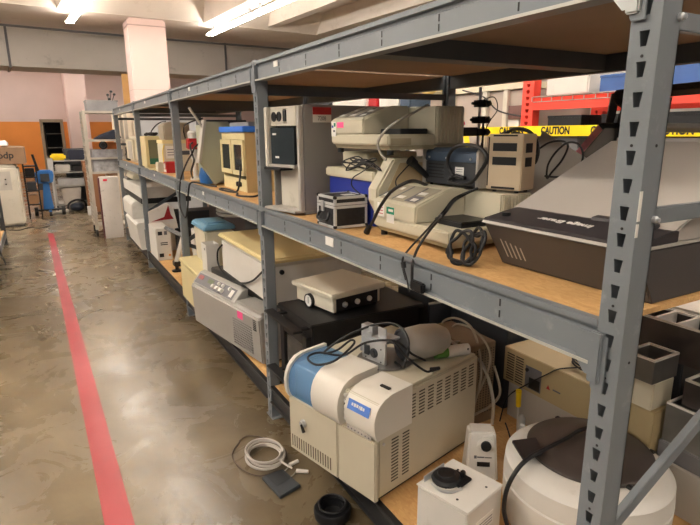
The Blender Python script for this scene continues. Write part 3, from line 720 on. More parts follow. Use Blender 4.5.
# black folded bracket frame farther right
t = thing('folded_frame', 'dark folded metal frame standing behind the top edge of the pale lid', 'metal frame', (1.98, 1.3, DK))
def bar(a, b_, w, m_, par, nm='bar'):
    a = Vector(a); b_ = Vector(b_); d = (b_-a).normalized(); u = d.orthogonal().normalized(); v = d.cross(u)
    A = [a+u*w+v*w, a-u*w+v*w, a-u*w-v*w, a+u*w-v*w]; B = [p+(b_-a) for p in A]
    return MB().hexa(A, B).build(nm, m_, par, bevel=w*.2)
IEd = mat('bronze_dark_metal', '#3c3633', .45, .3, .1, 8)
Fx = 1.92
bar((Fx, 1.42, DK+.001), (Fx, 1.36, 1.68), .014, IEd, t); bar((Fx, 1.36, 1.672), (Fx+.05, .80, 1.69), .016, IEd, t); bar((Fx, 1.33, 1.556), (Fx+.03, .75, 1.545), .012, LGREY, t)
bar((Fx, 1.36, 1.66), (Fx, 1.15, 1.545), .012, IEd, t); bar((Fx+.03, 1.02, 1.68), (Fx+.03, .93, 1.53), .016, IEd, t); bar((Fx+.03, .80, 1.69), (Fx+.03, .80, DK+.001), .014, IEd, t); bar((Fx, 1.41, 1.50), (Fx+.03, .75, 1.50), .018, BLACK, t)
MB().hexa([(Fx-.03, 1.33, 1.545), (Fx-.03, 1.15, 1.545), (Fx+.0, 1.15, 1.545), (Fx, 1.33, 1.545)], [(Fx-.03, 1.30, 1.655), (Fx-.03, 1.14, 1.655), (Fx, 1.14, 1.655), (Fx, 1.30, 1.655)]).build('plate', IEd, t)

# ================================================================== middle deck, second bay
t = thing('glass_door_cabinet', 'cream cabinet with two glazed doors and a blue top, left of second post', 'lab cabinet', (1.25, 3.55, DK))
a0, a1 = 3.30, 3.80; xF = 1.105
MB().box(xF, a0, DK+.001, 1.50, a0+.015, 1.545).build('side_panel', mat('tan_yellow_side', '#c0a878', .55, 0, .06, 5), t)
MB().box(xF, a1-.015, DK+.001, 1.50, a1, 1.545).build('side_panel', CREAM2, t)
MB().box(1.44, a0+.015, DK+.001, 1.50, a1-.015, 1.545).build('back_panel', BLACK, t)
MB().box(xF, a0+.015, DK+.001, 1.44, a1-.015, DK+.08).build('base', CREAM2, t)
MB().box(xF, a0+.015, 1.50, 1.44, a1-.015, 1.545).build('header', CREAM2, t)
for (ya, yb) in ((a0+.005, a0+.235), (a0+.255, a1-.005)):
    mb = MB(); z0, z1 = DK+.105, 1.498; e = .03
    mb.box(xF-.016, ya, z0, xF-.001, ya+e, z1); mb.box(xF-.016, yb-e, z0, xF-.001, yb, z1); mb.box(xF-.016, ya+e, z0, xF-.001, yb-e, z0+e); mb.box(xF-.016, ya+e, z1-e, xF-.001, yb-e, z1)
    dd = mb.build('door', CREAM2, t)
    MB().box(xF-.01, ya+e, z0+e, xF-.006, yb-e, z1-e).build('pane', DGLASS, dd)
MB().box(xF+.05, a0+.05, DK+.18, 1.43, a1-.05, DK+.186).build('inner_shelf', STEEL, t)
MB().box(1.09, a0-.01, 1.546, 1.48, a1+.01, 1.582).build('top_tray', SKYB, t, bevel=.004)
for y in (a0+.12, a0+.16): MB().lathe([(.016, 0), (.016, .018), (.006, .02)], (xF-.0005, y, DK+.045), 18, (-1, 0, 0)).build('knob', BLACK, t)
cable('power_cable', 'black cord lying in bends before the glazed cream cabinet', [(1.085, 3.36, 1.33), (1.06, 3.30, 1.27), (1.04, 3.30, 1.19), (1.02, 3.38, 1.176), (1.0, 3.55, 1.176), (1.03, 3.62, 1.176), (1.05, 3.50, 1.176), (1.03, 3.28, 1.176), (.99, 3.15, 1.176), (1.05, 3.05, 1.176), (1.12, 3.12, 1.176)], .006)
# flat instruments on top, grey
solo(MB().box(1.15, 3.35, 1.583, 1.42, 3.75, 1.61), 'flat_tray', mat('pale_steel', '#a6a5a1', .5), 'flat pale grey tray lying on the blue top of the cream cabinet', 'tray', bevel=.004)
# tilted grey-green slab
t = thing('tilted_panel', 'grey-green flat panel unit tilted onto its corner, left of the glazed cabinet', 'panel', (1.08, 3.93, DK+.002))
GG = mat('grey_green_panel', '#a9ab95', .55, 0, .05, 4)
prof = [(1.075, DK+.003), (.972, 1.345), (1.035, 1.615), (1.16, 1.405)]
prof = [(1.07, DK+.003), (.965, 1.34), (1.02, 1.62), (1.19, 1.62), (1.27, 1.32)]
MB().prism(prof, 'y', 3.90, 3.96).build('panel_body', GG, t, bevel=.004)
MB().prism([(.955, 1.335), (1.012, 1.63), (1.03, 1.63), (.9735, 1.335)], 'y', 3.89, 3.97).build('edge_strip', LGREY, t, bevel=.002)
bar((.925, 3.93, 1.715), (1.01, 3.93, 1.58), .007, LGREY, t, 'support_rod')
solo(MB().box(1.05, 4.05, DK+.001, 1.35, 4.30, 1.60), 'instrument_cabinet', mat('grey_green_panel', '#a9ab95'), 'grey-green box behind the tilted panel on the middle shelf', 'box', bevel=.005)
solo(MB().box(1.06, 4.06, 1.601, 1.38, 4.32, 1.635), 'flat_unit', DARKG, 'flat dark unit on the grey-green box, under the top deck', 'box', bevel=.004)
solo(MB().lathe([(.02, 0), (.05, .01), (.055, .07), (.04, .12), (.01, .14)], (1.03, 3.99, DK+.002), 20), 'blue_bottle', mat('blue_translucent', '#2c65a8', .35), 'rounded blue container at the foot of the tilted panel', 'container', smooth=True)
t = thing('flow_meter', 'red and white metering unit standing just left of the third post', 'lab instrument', (1.07, 4.42, DK))
MB().lathe([(.045, 0), (.045, .02), (.02, .03), (.02, .16), (.035, .18), (.035, .24)], (1.06, 4.44, DK+.001), 20).build('stand', WHITE, t, smooth=True)
MB().box(1.01, 4.40, 1.415, 1.11, 4.49, 1.50).build('red_housing', RED, t, bevel=.008)
MB().lathe([(.04, 0), (.045, .04), (.03, .06)], (1.06, 4.44, 1.5005), 20).build('white_cap', WHITE, t, smooth=True)
cable('hose', 'thick black hose looping over the middle beam beside the third post', [(1.10, 4.22, 1.50), (1.0, 4.15, 1.44), (.96, 4.08, 1.40), (.95, 4.2, 1.34), (.94, 4.34, 1.25), (.925, 4.42, 1.15), (.905, 4.40, 1.0), (.90, 4.32, .93), (.90, 4.2, .91), (.905, 4.12, 1.0), (.91, 4.08, 1.12), (.925, 4.02, 1.19), (1.0, 3.9, 1.178), (1.03, 3.75, 1.178)], .0065)
cable('hose', 'thin black hose arching from the red metering unit to the panel', [(1.06, 4.44, 1.47), (1.0, 4.3, 1.45), (.965, 4.1, 1.38), (.96, 4.05, 1.34), (.97, 4.2, 1.26), (1.0, 4.3, 1.2)], .007)
cable('hose', 'black hose rising beside the third post towards the top deck', [(1.0, 4.45, 1.50), (.99, 4.44, 1.58), (1.02, 4.36, 1.62), (1.12, 4.33, 1.652)], .006)

# ================================================================== middle deck, third and fourth bays
t = thing('incubator', 'cream cabinet with a dark glass window, farther along the middle shelf', 'lab cabinet', (1.3, 6.1, DK))
xa, xb, ya, yb = .945, 1.125, 6.05, 6.38
mb = MB()
mb.box(xa, ya, DK+.02, xa+.03, yb, 1.51); mb.box(xb-.04, ya, DK+.02, xb, yb, 1.51); mb.box(xa+.03, ya, 1.47, xb-.04, yb, 1.51); mb.box(xa+.03, ya, DK+.02, xb-.04, yb, DK+.05); mb.box(xa+.03, yb-.02, DK+.05, xb-.04, yb, 1.47)
mb.build('shell', CREAM2, t, bevel=.004)
MB().box(xa+.03, ya+.012, DK+.05, xb-.04, ya+.018, 1.47).build('window', mat('dim_window', '#7c7a62', .2), t)
MB().box(xa+.032, ya+.006, DK+.05, xb-.042, ya+.0115, DK+.11).build('green_strip', mat('dark_green_label', '#2d6a52', .5), t)
MB().box(xa+.02, ya+.02, DK+.001, xb-.02, yb-.02, DK+.019).build('foot', CREAM2, t)
solo(MB().lathe([(.0, 0), (.09, .002), (.10, .012), (.10, .022), (.0, .024)], (1.02, 5.82, DK+.001), 28), 'round_tray', CREAM2, 'flat round cream tray lying in front of the windowed cabinet', 'tray', smooth=True)
t = thing('syringe_pump', 'small cream instrument with a yellow top, right of the windowed cabinet', 'lab instrument', (1.2, 5.6, DK))
MB().box(1.02, 5.50, DK+.001, 1.30, 5.80, 1.44).build('body', CREAM, t, bevel=.005); MB().box(1.015, 5.495, 1.4405, 1.305, 5.805, 1.475).build('top_cover', YLID, t, bevel=.004)
l = MB().box(1.04, 5.4985, 1.30, 1.14, 5.4999, 1.42).build('front_label', LABEL, t); mb = MB(); [mb.box(1.055, 5.4978, 1.33+k*.025, 1.125, 5.4985, 1.337+k*.025) for k in range(3)]; mb.build('printed_line', INKG, l)
MB().tube([(1.03, 5.49, 1.43), (1.012, 5.485, 1.38), (1.01, 5.485, 1.28), (1.03, 5.485, 1.2)], .004).build('tubing', YELP, t, smooth=True)
t = thing('red_gauge_box', 'small red meter box with a white dial before the cream instrument', 'meter', (1.04, 5.42, DK))
MB().box(1.0, 5.33, DK+.001, 1.10, 5.45, 1.275).build('body', RED, t, bevel=.004); MB().cyl((.999, 5.39, 1.235), (.994, 5.39, 1.235), .025, n=20).build('dial', LABEL, t)
MB().box(1.0, 5.335, 1.18, .9985, 5.445, 1.205).build('plate', LABEL, t)
solo(MB().box(.955, 5.50, DK+.001, 1.01, 5.62, 1.265), 'control_box', CREAM, 'little cream control box left of the red meter box', 'box', bevel=.006)
t = thing('old_monitor', 'beige monitor shell on top of the small cream instrument', 'monitor', (1.3, 5.7, 1.475))
MB().prism([(1.04, 1.476), (1.04, 1.62), (1.10, 1.645), (1.29, 1.64), (1.29, 1.476)], 'y', 5.52, 5.79).build('shell', mat('beige_grey_plastic', '#a59c8b', .5), t, bevel=.01)
pts = [(1.03+.05*math.sin(k*1.3), 6.08+k*.02, 1.53+.008*math.sin(k*2.1)) for k in range(12)]
cable('coiled_cable', 'dark tangled leads heaped on top of the windowed cabinet', pts, .012)
solo(MB().tube([(1.05, 6.3, 1.535), (1.05, 6.2, 1.57), (1.07, 6.05, 1.62), (1.10, 5.92, 1.65), (1.12, 5.8, 1.655)], .006), 'lead', RUBBER, 'thin dark lead arching over the windowed cabinet to the monitor shell', 'cable', smooth=True)
t = thing('analyser_unit', 'pale rounded analyser beyond the fourth post on the middle shelf', 'lab instrument', (1.3, 7.6, DK))
MB().box(.99, 7.25, DK+.001, 1.30, 7.95, 1.50).build('body', CREAM, t, bevel=.04, seg=3); MB().box(.985, 7.4, 1.22, .9895, 7.7, 1.44).build('front_panel', LGREY, t)
t2 = []
for k in range(16):
    a = k*.8; t2.append((1.02+.02*math.sin(k), 8.15+.15*math.cos(a), DK+.075+.065*math.sin(a)))
cable('coiled_cable', 'dark cable coil standing at the far end of the middle shelf', t2, .009)
solo(MB().box(1.0, 8.05, DK+.001, 1.08, 8.14, 1.36), 'dark_instrument', BLACK, 'narrow dark instrument beside the far cable coil', 'lab instrument', bevel=.01)

# ================================================================== bottom deck
# --- large beige analyser with blue tinted cover
ra = math.radians(13.9)
t = thing('benchtop_analyser', 'large beige analyser with blue tinted cover and louvred side, on the bottom shelf', 'lab instrument', (.912, 1.452, LO), ra)
GC = mat('analyser_beige', '#c9c2ad', .48, 0, .04, 4); GCW = mat('analyser_white', '#e4e0d6', .42, 0, .03, 4)
D, Wd, H = .64, .515, .405
MB().box(.022, 0.004, .02, D, Wd-.004, H).build('body', GC, t, local=True, bevel=.004)
MB().box(.04, .02, 0.0, D-.02, Wd-.02, .0195).build('base', BLACK, t, local=True)
MB().box(0, 0, .012, .0215, .205, .262).build('front_door', GC, t, local=True, bevel=.005)
fp = MB().box(0, .2075, .012, .0215, Wd, .262).build('front_panel', GC, t, local=True, bevel=.004)
mb = MB()
for k in range(17): y = Wd-.015-k*.0155; mb.box(-.0008, y-.006, .03, .0005, y, .085)
mb.build('vent', mat('vent_shadow_paint', '#5c5242', .6), fp, local=True)
lk = MB().lathe([(.017, 0), (.017, .008), (.012, .01), (.012, .016)], (-.0005, .415, .17), 22, (-1, 0, 0)).build('key_lock', STEEL, t, local=True)
MB().hexa([(-.026, .408, .175), (-.026, .396, .165), (-.017, .396, .165), (-.017, .408, .175)], [(-.026, .395, .142), (-.026, .384, .148), (-.017, .384, .148), (-.017, .395, .142)]).build('key', BLACK, lk, local=True)
# rounded upper front covers: profile in x,z
def cov(y0, y1, m, nm, inset=0., xb=.20, thick=None, par=None):
    P = [(.0+inset, .264), (-.011+inset, .285), (-.017+inset, .312), (-.018+inset, .345), (-.013+inset, .37-inset*.5), (-.003+inset, .393-inset*.5), (.014+inset, .413-inset*.8), (.038+inset, .429-inset), (.075+inset, .438-inset), (xb, .439-inset), (xb, .264)]
    return MB().prism(P, 'y', y0, y1).build(nm, m, par or t, local=True, smooth=True)
cov(.0, .158, GCW, 'right_cover', .012)
c_ = cov(.180, .338, GCW, 'centre_cover', -.004)
cov(.1585, .1795, BLACK, 'gap_recess', .03)
mb = MB()
for k in range(5): mb.box(-.0+.008, .163, .285+k*.024, .02, .176, .297+k*.024)
mb.build('white_tab', LABEL, t, local=True)
# blue shell, hollow so it reads as tinted
P = [(.004, .264), (-.007, .285), (-.013, .312), (-.014, .345), (-.009, .37), (.001, .391), (.018, .41), (.042, .425), (.078, .434), (.20, .434), (.20, .264)]
cvr = MB()
Q = [(x+.006 if i < 4 else x, z-.006 if 3 < i < 7 else z) for i, (x, z) in enumerate(P)]
for i in range(9):
    (xa, za), (xb, zb) = P[i], P[i+1]; cvr.quad((xa, .340, za), (xb, .340, zb), (xb, .494, zb), (xa, .494, za))
bmesh.ops.remove_doubles(cvr.bm, verts=cvr.bm.verts, dist=.0001); cvr.build('blue_cover', BLUEGL, t, local=True, smooth=True)
cov(.4945, .512, GCW, 'end_cap', -.006)
MB().prism([(.05, .264), (.05, .39), (.18, .39), (.18, .264)], 'y', .345, .49).build('inner_chamber', mat('inner_pale', '#c3d2da', .5), t, local=True)
MB().cyl((.048, .40, .335), (.03, .40, .335), .018, n=20).build('inner_port', WHITE, t, local=True)
MB().box(.205, .01, H+.0005, D-.01, Wd-.01, H+.012).build('top_panel', GC, t, local=True, bevel=.003)
MB().box(.205, .01, H+.0125, .42, Wd-.01, H+.015).build('top_hatch', GC, t, local=True, bevel=.001)
# badge on the right cover (follows the slope)
bd = MB().hexa([(-.0055, .03, .352), (-.0055, .142, .352), (.007, .142, .388), (.007, .03, .388)], [(-.0075, .03, .3525), (-.0075, .142, .3525), (.005, .142, .3885), (.005, .03, .3885)]).build('name_badge', BLUEL, t, local=True)
TM = PM[t.name]
BF = TM @ frameM((-.0016, .086, .3706), (0, -1, 0), (.33, 0, .94))
mb = MB(BF)
for (x0, x1, y0, y1) in ((-.036, -.028, -.001, .009), (-.024, -.014, -.002, .010), (-.011, -.002, -.001, .010), (.002, .006, -.002, .009), (.009, .019, -.003, .010), (.022, .030, -.002, .008)): mb.box(x0, y0, 0, x1, y1, .001)
mb.build('printed_mark', LABEL, bd)
kp = MB().box(-.004, .02, .2655, .001, .148, .283).build('keypad_strip', LGREY, t, local=True, bevel=.001)
mb = MB()
for k in range(7): mb.cyl((-.0038, .03+k*.018, .274), (-.0055, .03+k*.018, .274), .003, n=10)
mb.build('key_button', INKG, kp, local=True)
MB().box(.10, .03, .4385-.012, .112, .075, .4385-.006).build('top_catch', BLACK, t, local=True)
mb = MB()
for g in range(10):
    x = .08+g*.055
    for k in range(8): mb.box(x, .0025, .376-k*.0135, x+.034, .0042, .3805-k*.0135)
mb.build('louvre', mat('louvre_dark', '#4a4336', .6), t, local=True)
mb = MB()
for g in range(2):
    x = .09+g*.062
    for k in range(14): mb.box(x, .0025, .235-k*.0135, x+.038, .0042, .2395-k*.0135)
mb.build('louvre', mat('louvre_dark', '#4a4336'), t, local=True)
MB().cyl((.045, .004, .24), (.045, -.001, .24), .006, n=12).build('screw', STEEL, t, local=True)
AT = LO+H+.0155     # top of the analyser hatch

# --- stripped lamp gadget on the analyser
def loc(x, y, z): return TM @ Vector((x, y, z))
g = thing('lamp_housing', 'dismantled lamp housing with silver reflector and bare metal frame, on the analyser', 'lamp housing', loc(.30, .22, H+.0155), ra)
GM = Matrix.Translation((-.30, -.22, -(H+.0155)))
hh = H+.0155
GMI = Matrix.Translation((.24-.30, .24-.22, .012))
mb = MB(GM); n = 28
mb.lathe([(.0, 0), (.115, .0005), (.12, .004), (.115, .008), (.0, .0085)], (.30, .235, hh+.001), 36); mb.build('base_disc', DSTEEL, g, local=True, smooth=True)
mb = MB(GM).lathe([(.068, 0), (.070, .01), (.060, .015), (.066, .03), (.072, .10), (.066, .17), (.045, .21), (.01, .225)], (.33, .17, hh+.078), 32, (.9, -.32, -.02)); mb.build('reflector_shell', mat('pale_silver_shell', '#bdbab3', .45, .2, .06, 20), g, local=True, smooth=True)
MB(GM).lathe([(.0, .0), (.052, -.001), (.058, -.006), (.066, -.004), (.066, .002)], (.33, .17, hh+.078), 32, (.9, -.32, -.02)).build('reflector_mouth', DARKG, g, local=True, smooth=True)
mb = MB(GM)
mb.box(.235, .19, hh+.012, .245, .29, hh+.085); mb.box(.235, .185, hh+.085, .30, .25, hh+.092); mb.box(.235, .295, hh+.03, .30, .30, hh+.06); mb.box(.25, .20, hh+.0925, .255, .235, hh+.125); mb.box(.26, .27, hh+.05, .29, .32, hh+.11); mb.box(.236, .25, hh+.085, .246, .27, hh+.10)
mb.bm.transform(GMI @ Matrix.Diagonal((1.3, 1.3, 1.3, 1)) @ GMI.inverted()); mb.build('metal_frame', STEEL, g, local=True, bevel=.0015)
mb = MB(GM); mb.cyl((.234, .235, hh+.05), (.228, .235, hh+.05), .020, n=20); mb.cyl((.228, .235, hh+.05), (.222, .235, hh+.05), .012, n=16); mb.box(.225, .26, hh+.035, .2345, .285, hh+.075); mb.build('socket', DARKG, g, local=True)
for (yy, zz) in ((.197, .02), (.197, .075), (.283, .02), (.283, .078)): MB(GM).cyl((.2345, yy, hh+zz), (.2325, yy, hh+zz), .0035, n=10).build('hole', INK, g, local=True)
lp = lambda L: [loc(*p) for p in L]
cable('power_cable', 'black cord looped over the blue cover and the dismantled lamp housing', lp([(.36, .07, hh+.03), (.30, .09, hh+.07), (.25, .14, hh+.125), (.20, .25, hh+.10), (.16, .34, hh+.03), (.11, .43, hh+.028), (.06, .44, hh+.027), (.03, .41, hh+.024), (.03, .35, hh+.024), (.08, .30, hh+.045), (.17, .29, hh+.09), (.19, .33, hh+.09), (.16, .38, hh+.04), (.12, .42, hh+.028), (.2, .36, hh+.10), (.30, .27, hh+.15), (.33, .19, hh+.155), (.30, .11, hh+.12), (.255, .085, hh+.05), (.27, .11, hh+.014), (.29, .17, hh+.013)]), .0048)
cD = cable('power_cable', 'black cord with plug end lying on the analyser beside the green-banded tube', lp([(.24, .17, hh+.11), (.22, .11, hh+.13), (.24, .06, hh+.08), (.30, .02, hh+.02), (.34, .018, hh+.012)]), .0046)
MB().cyl(loc(.335, .02, hh+.014), loc(.375, .01, hh+.012), .010, .007).build('plug', BLACK, cD)
t = thing('filter_cartridge', 'white cylinder with a green band lying at the back of the analyser', 'filter', loc(.56, .08, hh+.025), 0)
MB().cyl(loc(.46, .10, hh+.022), loc(.51, .075, hh+.022), .024, n=22).build('green_band', GREENP, t)
MB().cyl(loc(.511, .0745, hh+.022), loc(.60, .03, hh+.022), .026, .024, n=22).build('white_body', WHITE, t)
MB().cyl(loc(.58, .018, hh+.03), loc(.58, .014, hh+.03), .005, n=12).build('port', BLACK, t)

# --- cables falling behind the analyser
def hang(label, L, r, m=CORDG): return cable('hanging_cable', label, [pt(a_, b_, X=x_) for a_, b_, x_ in L], r, m)
BG = mat('brown_grey_cable', '#a09686', .5)
hang('palest thick cable dropping beside the rear corner of the analyser', [(446, 338, 1.45), (462, 350, 1.56), (470, 368, 1.55), (463, 390, 1.54), (450, 408, 1.52), (443, 428, 1.50), (444, 448, 1.46), (455, 458, 1.44)], .0065, CORDW)
hang('thickest grey cable curving down past the perforated unit', [(450, 342, 1.52), (468, 345, 1.62), (485, 370, 1.62), (493, 400, 1.62), (492, 424, 1.62)], .0075, CORDG)
hang('grey cable crossing low over the perforated unit', [(494, 366, 1.70), (500, 392, 1.68), (490, 406, 1.64), (472, 416, 1.60), (463, 424, 1.57)], .006, BG)
hang('brownish grey cable arching above the rear corner of the analyser', [(446, 332, 1.64), (443, 322, 1.66), (455, 318, 1.68), (470, 326, 1.67), (478, 345, 1.63), (481, 375, 1.6), (474, 405, 1.57), (466, 425, 1.55)], .006, BG)
hang('second brownish grey cable looping higher over the perforated unit', [(450, 330, 1.66), (458, 324, 1.68), (474, 330, 1.68), (487, 345, 1.66), (490, 362, 1.64), (482, 385, 1.6), (474, 400, 1.58)], .005, BG)
hang('thin grey cable falling straight down the perforated unit', [(466, 348, 1.57), (471, 380, 1.57), (466, 410, 1.56), (466, 428, 1.56)], .004, CORDG)
hang('thin pale cable slanting from the analyser corner to the bottom deck', [(456, 395, 1.545), (462, 415, 1.545), (466, 428, 1.545), (475, 434, 1.545)], .0035, CORDW)
# --- perforated unit behind the analyser
t = thing('perforated_unit', 'tall tan unit with perforated side, standing behind the analyser', 'electronics case', (1.85, 1.9, LO))
MB().box(1.565, 1.70, LO+.001, 1.725, 2.02, .60).build('case', BROWN, t, bevel=.003)
mb = MB()
for i in range(9):
    for k in range(26): mb.cyl((1.58+i*.0165, 1.6988, .25+k*.0128), (1.58+i*.0165, 1.7001, .25+k*.0128), .004, n=6)
for i in range(14):
    for k in range(26): mb.cyl((1.5638, 1.72+i*.021, .25+k*.0128), (1.5651, 1.72+i*.021, .25+k*.0128), .004, n=6)
mb.build('perforation', mat('louvre_dark', '#4a4336'), t)
# --- dark upright panel and black case behind
t = thing('upright_case', 'dark grey case with a white top edge, standing behind the perforated unit', 'case', (1.95, 1.95, LO))
MB().box(1.84, 1.74, LO+.001, 2.08, 2.16, .615).build('shell', DARKG, t, bevel=.004)
MB().box(1.835, 1.735, .6155, 2.085, 2.165, .635).build('top_edge', WHITE, t, bevel=.002)
t = thing('ventilated_chassis', 'tan rack unit with a louvred end and black socket, behind the white tub', 'electronics case', (1.98, 1.35, .36))
# supports under it: a pale grey chassis
solo(MB().box(1.825, .68, LO+.001, 2.10, 1.70, .384), 'grey_chassis', LGREY, 'flat grey chassis lying under the tan rack unit', 'electronics case', bevel=.003)
MB().box(1.8, .985, .385, 2.09, 1.715, .555).build('case', mat('tan_case', '#b3a27c', .5, 0, .05, 4), t, bevel=.003)
mb = MB()
for i in range(2):
    for k in range(11): mb.box(1.7988, 1.695-i*.055-.045, .40+k*.0125, 1.8001, 1.695-i*.055, .406+k*.0125)
mb.build('louvre', mat('louvre_dark', '#4a4336'), t)
s = MB().box(1.7985, 1.49, .405, 1.7999, 1.58, .51).build('connector_plate', INKG, t); MB().box(1.796, 1.495, .41, 1.7983, 1.555, .46).build('socket', BLACK, s); MB().cyl((1.7983, 1.57, .49), (1.794, 1.57, .49), .009, n=12).build('switch', BLACK, s)
tt = MB().prism([(1.44, .445), (1.46, .445), (1.45, .465)], 'x', 1.7985, 1.7999).build('warning_mark', RED, t)
MB().box(1.7985, 1.385, .45, 1.7999, 1.425, .457).build('printed_line', INKG, t)
cable('coiled_cable', 'thin black cable coiled on top of the tan rack unit', [(1.93+.07*math.cos(k*.7), 1.30+.13*math.sin(k*.7), .561+.0025*k*.6) for k in range(30)], .004, smooth=4)
cable('power_cable', 'thin black cable dropping across the tan rack unit to the deck', [(1.90, 1.36, .562), (1.80, 1.40, .562), (1.785, 1.45, .52), (1.78, 1.55, .43), (1.76, 1.64, .33), (1.74, 1.66, LO+.006)], .003)

# --- large white round tub (centrifuge bowl) with dark lid
t = thing('round_centrifuge', 'large white drum-shaped machine with a dark round lid, near end of bottom shelf', 'centrifuge', (1.51, .985, LO))
TC = Vector((1.515, 1.035, 0)); R0 = .272
mb = MB(); z = LO
mb.lathe([(R0-.03, LO+.001), (R0-.01, LO+.01), (R0, .26), (R0+.002, .352), (R0-.004, .356), (R0-.004, .36), (R0+.002, .364), (R0-.002, .425), (R0-.018, .44), (R0-.05, .446), (.10, .447)], (TC.x, TC.y, 0), 72)
mb.build('drum', WHITE, t, smooth=True)
LC = TC+Vector((.035, .02, 0))
ld = MB().lathe([(.206, .4475), (.208, .458), (.200, .464), (.12, .472), (.0, .474)], (LC.x, LC.y, 0), 64).build('lid', mat('dark_brown_lid', '#443c39', .42, 0, .25, 4), t, smooth=True)
lb = MB()
for a in (-1.9, -.6, .2, 2.6, 1.2): lb.box(LC.x+.212*math.cos(a)-.008, LC.y+.212*math.sin(a)-.008, .4475, LC.x+.212*math.cos(a)+.008, LC.y+.212*math.sin(a)+.008, .46)
lb.build('lid_clip', BLACK, t, bevel=.002)
hd = MB(); P0 = pt(512, 440, Z=.478); P1 = pt(536, 437, Z=.482); P2 = pt(543, 452, Z=.482); P3 = pt(524, 459, Z=.478)
hd.hexa([P0-Vector((0, 0, .012)), P1-Vector((0, 0, .012)), P2-Vector((0, 0, .012)), P3-Vector((0, 0, .012))], [P0, P1, P2, P3]); hd.build('lid_handle', BLACK, t, bevel=.002)
cable('power_cable', 'thick black cable running over the dark lid and down the white drum', [pt(620, 428, Z=.49), pt(586, 428, Z=.487), pt(565, 439, Z=.487), pt(545, 449, Z=.489), pt(530, 457, Z=.487), pt(517, 470, X=1.235), pt(507, 489, X=1.2), pt(504, 510, X=1.19), pt(508, 528, X=1.19)], .0075)

# --- small white box with black fitting
bx = math.radians(14)
C0 = Vector((.985, 1.06, LO)); 
t = thing('white_control_box', 'small white metal box with black round fitting on top, before the white drum', 'metal box', (1.005, 1.065, LO), math.radians(14))
bh = .20; bl = .20; bw = .20
MB().box(0, 0, .001, bl, bw, bh).build('box', WHITE, t, local=True, bevel=.004)
MB().box(-.003, -.003, bh+.0005, bl+.003, bw+.003, bh+.006).build('cover', WHITE, t, local=True, bevel=.002)
mb = MB()
for (x, y) in ((.03, .06), (.05, .12), (.15, .03), (.16, .15)): mb.cyl((x, y, bh+.006), (x, y, bh+.0068), .0045, n=12)
mb.build('screw_hole', INK, t, local=True)
f_ = MB().lathe([(.048, 0), (.05, .008), (.044, .018), (.03, .022), (.028, .026), (0, .028)], (.085, .145, bh+.0075), 32).build('round_fitting', BLACK, t, local=True, smooth=True)
MB().box(.075, .08, bh+.0075, .145, .15, bh+.018).build('fitting_arm', BLACK, t, local=True, bevel=.004)
MB().box(.12, .10, bh+.018, .135, .115, bh+.04).build('knob', BLACK, t, local=True, bevel=.003)
MB().box(.02, .186, bh+.0065, .13, .19, bh+.03).build('steel_bracket', STEEL, t, local=True, bevel=.001)
MB().tube([(.03, .16, bh+.012), (.02, .12, bh+.014), (.04, .09, bh+.012), (.08, .08, bh+.01)], .005).build('steel_clip', STEEL, t, local=True, smooth=True)
lp_ = MB().box(.05, -.0012, .09, .15, 0, .14).build('rating_plate', LABEL, t, local=True)
mb = MB(); [mb.box(.055, -.0018, .10+k*.011, .145, -.0012, .103+k*.011) for k in range(3)]; mb.build('printed_line', INKG, lp_, local=True)

# --- white vortex mixer
t = thing('vortex_mixer', 'white tapered lab mixer with a round black dial, between the analyser and drum', 'lab mixer', (1.375, 1.40, LO), math.radians(-34))
# local -y faces the viewer
MB().hexa([(-.065, -.05, .001), (.065, -.05, .001), (.065, .07, .001), (-.065, .07, .001)], [(-.052, -.02, .205), (.052, -.02, .205), (.052, .06, .205), (-.052, .06, .205)]).build('body', WHITE, t, local=True, bevel=.01, seg=3)
nrm = Vector((0, -1, .147)).normalized()
fz = lambda z: -.05+.03*z/.205
rg = MB().lathe([(.034, 0), (.034, .006), (.022, .008), (.021, .004)], (.012, fz(.155), .155), 28, nrm).build('dial_ring', WHITE, t, local=True, smooth=True)
MB().lathe([(.020, .004), (.020, .014), (.015, .016), (0, .016)], (.012, fz(.155), .155), 24, nrm).build('dial', BLACK, rg, local=True, smooth=True)
MB().hexa([(-.02, fz(.07)-.001, .07), (.03, fz(.07)-.001, .07), (.03, fz(.07)+.004, .07), (-.02, fz(.07)+.004, .07)], [(-.02, fz(.088)-.001, .088), (.03, fz(.088)-.001, .088), (.03, fz(.088)+.004, .088), (-.02, fz(.088)+.004, .088)]).build('rocker_switch', BLACK, t, local=True)
mb = MB(PM[t.name] @ frameM((.002, fz(.108)-.0012, .108), (1, 0, 0), (0, .147, 1))); mb.box(-.034, -.006, 0, -.024, .006, .001); mb.box(-.022, -.003, 0, .006, .002, .001); mb.box(.008, -.003, 0, .034, .001, .001); mb.build('printed_mark', INKG, t)
cable('power_cable', 'thin black cable hanging beside the white mixer', [(1.50, 1.40, LO+.2), (1.46, 1.33, LO+.17), (1.44, 1.31, LO+.10), (1.46, 1.31, LO+.04)], .003)
# yellow screwdriver and steel odds and ends
t = thing('screwdriver', 'yellow-handled screwdriver standing behind the white drum', 'screwdriver', (1.74, 1.56, LO))
MB().cyl((1.735, 1.55, .335), (1.72, 1.54, .42), .011, .013, n=12).build('handle', YELP, t); MB().cyl((1.75, 1.56, LO+.001), (1.735, 1.55, .335), .004, n=8).build('shaft', STEEL, t)
for k, (x, y, s) in enumerate(((1.60, 1.40, .05), (1.66, 1.46, .04))):
    solo(MB().lathe([(s*.6, 0), (s*.7, .05), (s*.4, .07), (s*.4, .14), (s*.2, .16)], (x, y, LO+.001), 18), 'steel_fitting', STEEL, ('shorter' if k else 'wider')+' chrome pipe fitting standing between the mixer and drum', 'fitting', smooth=True)
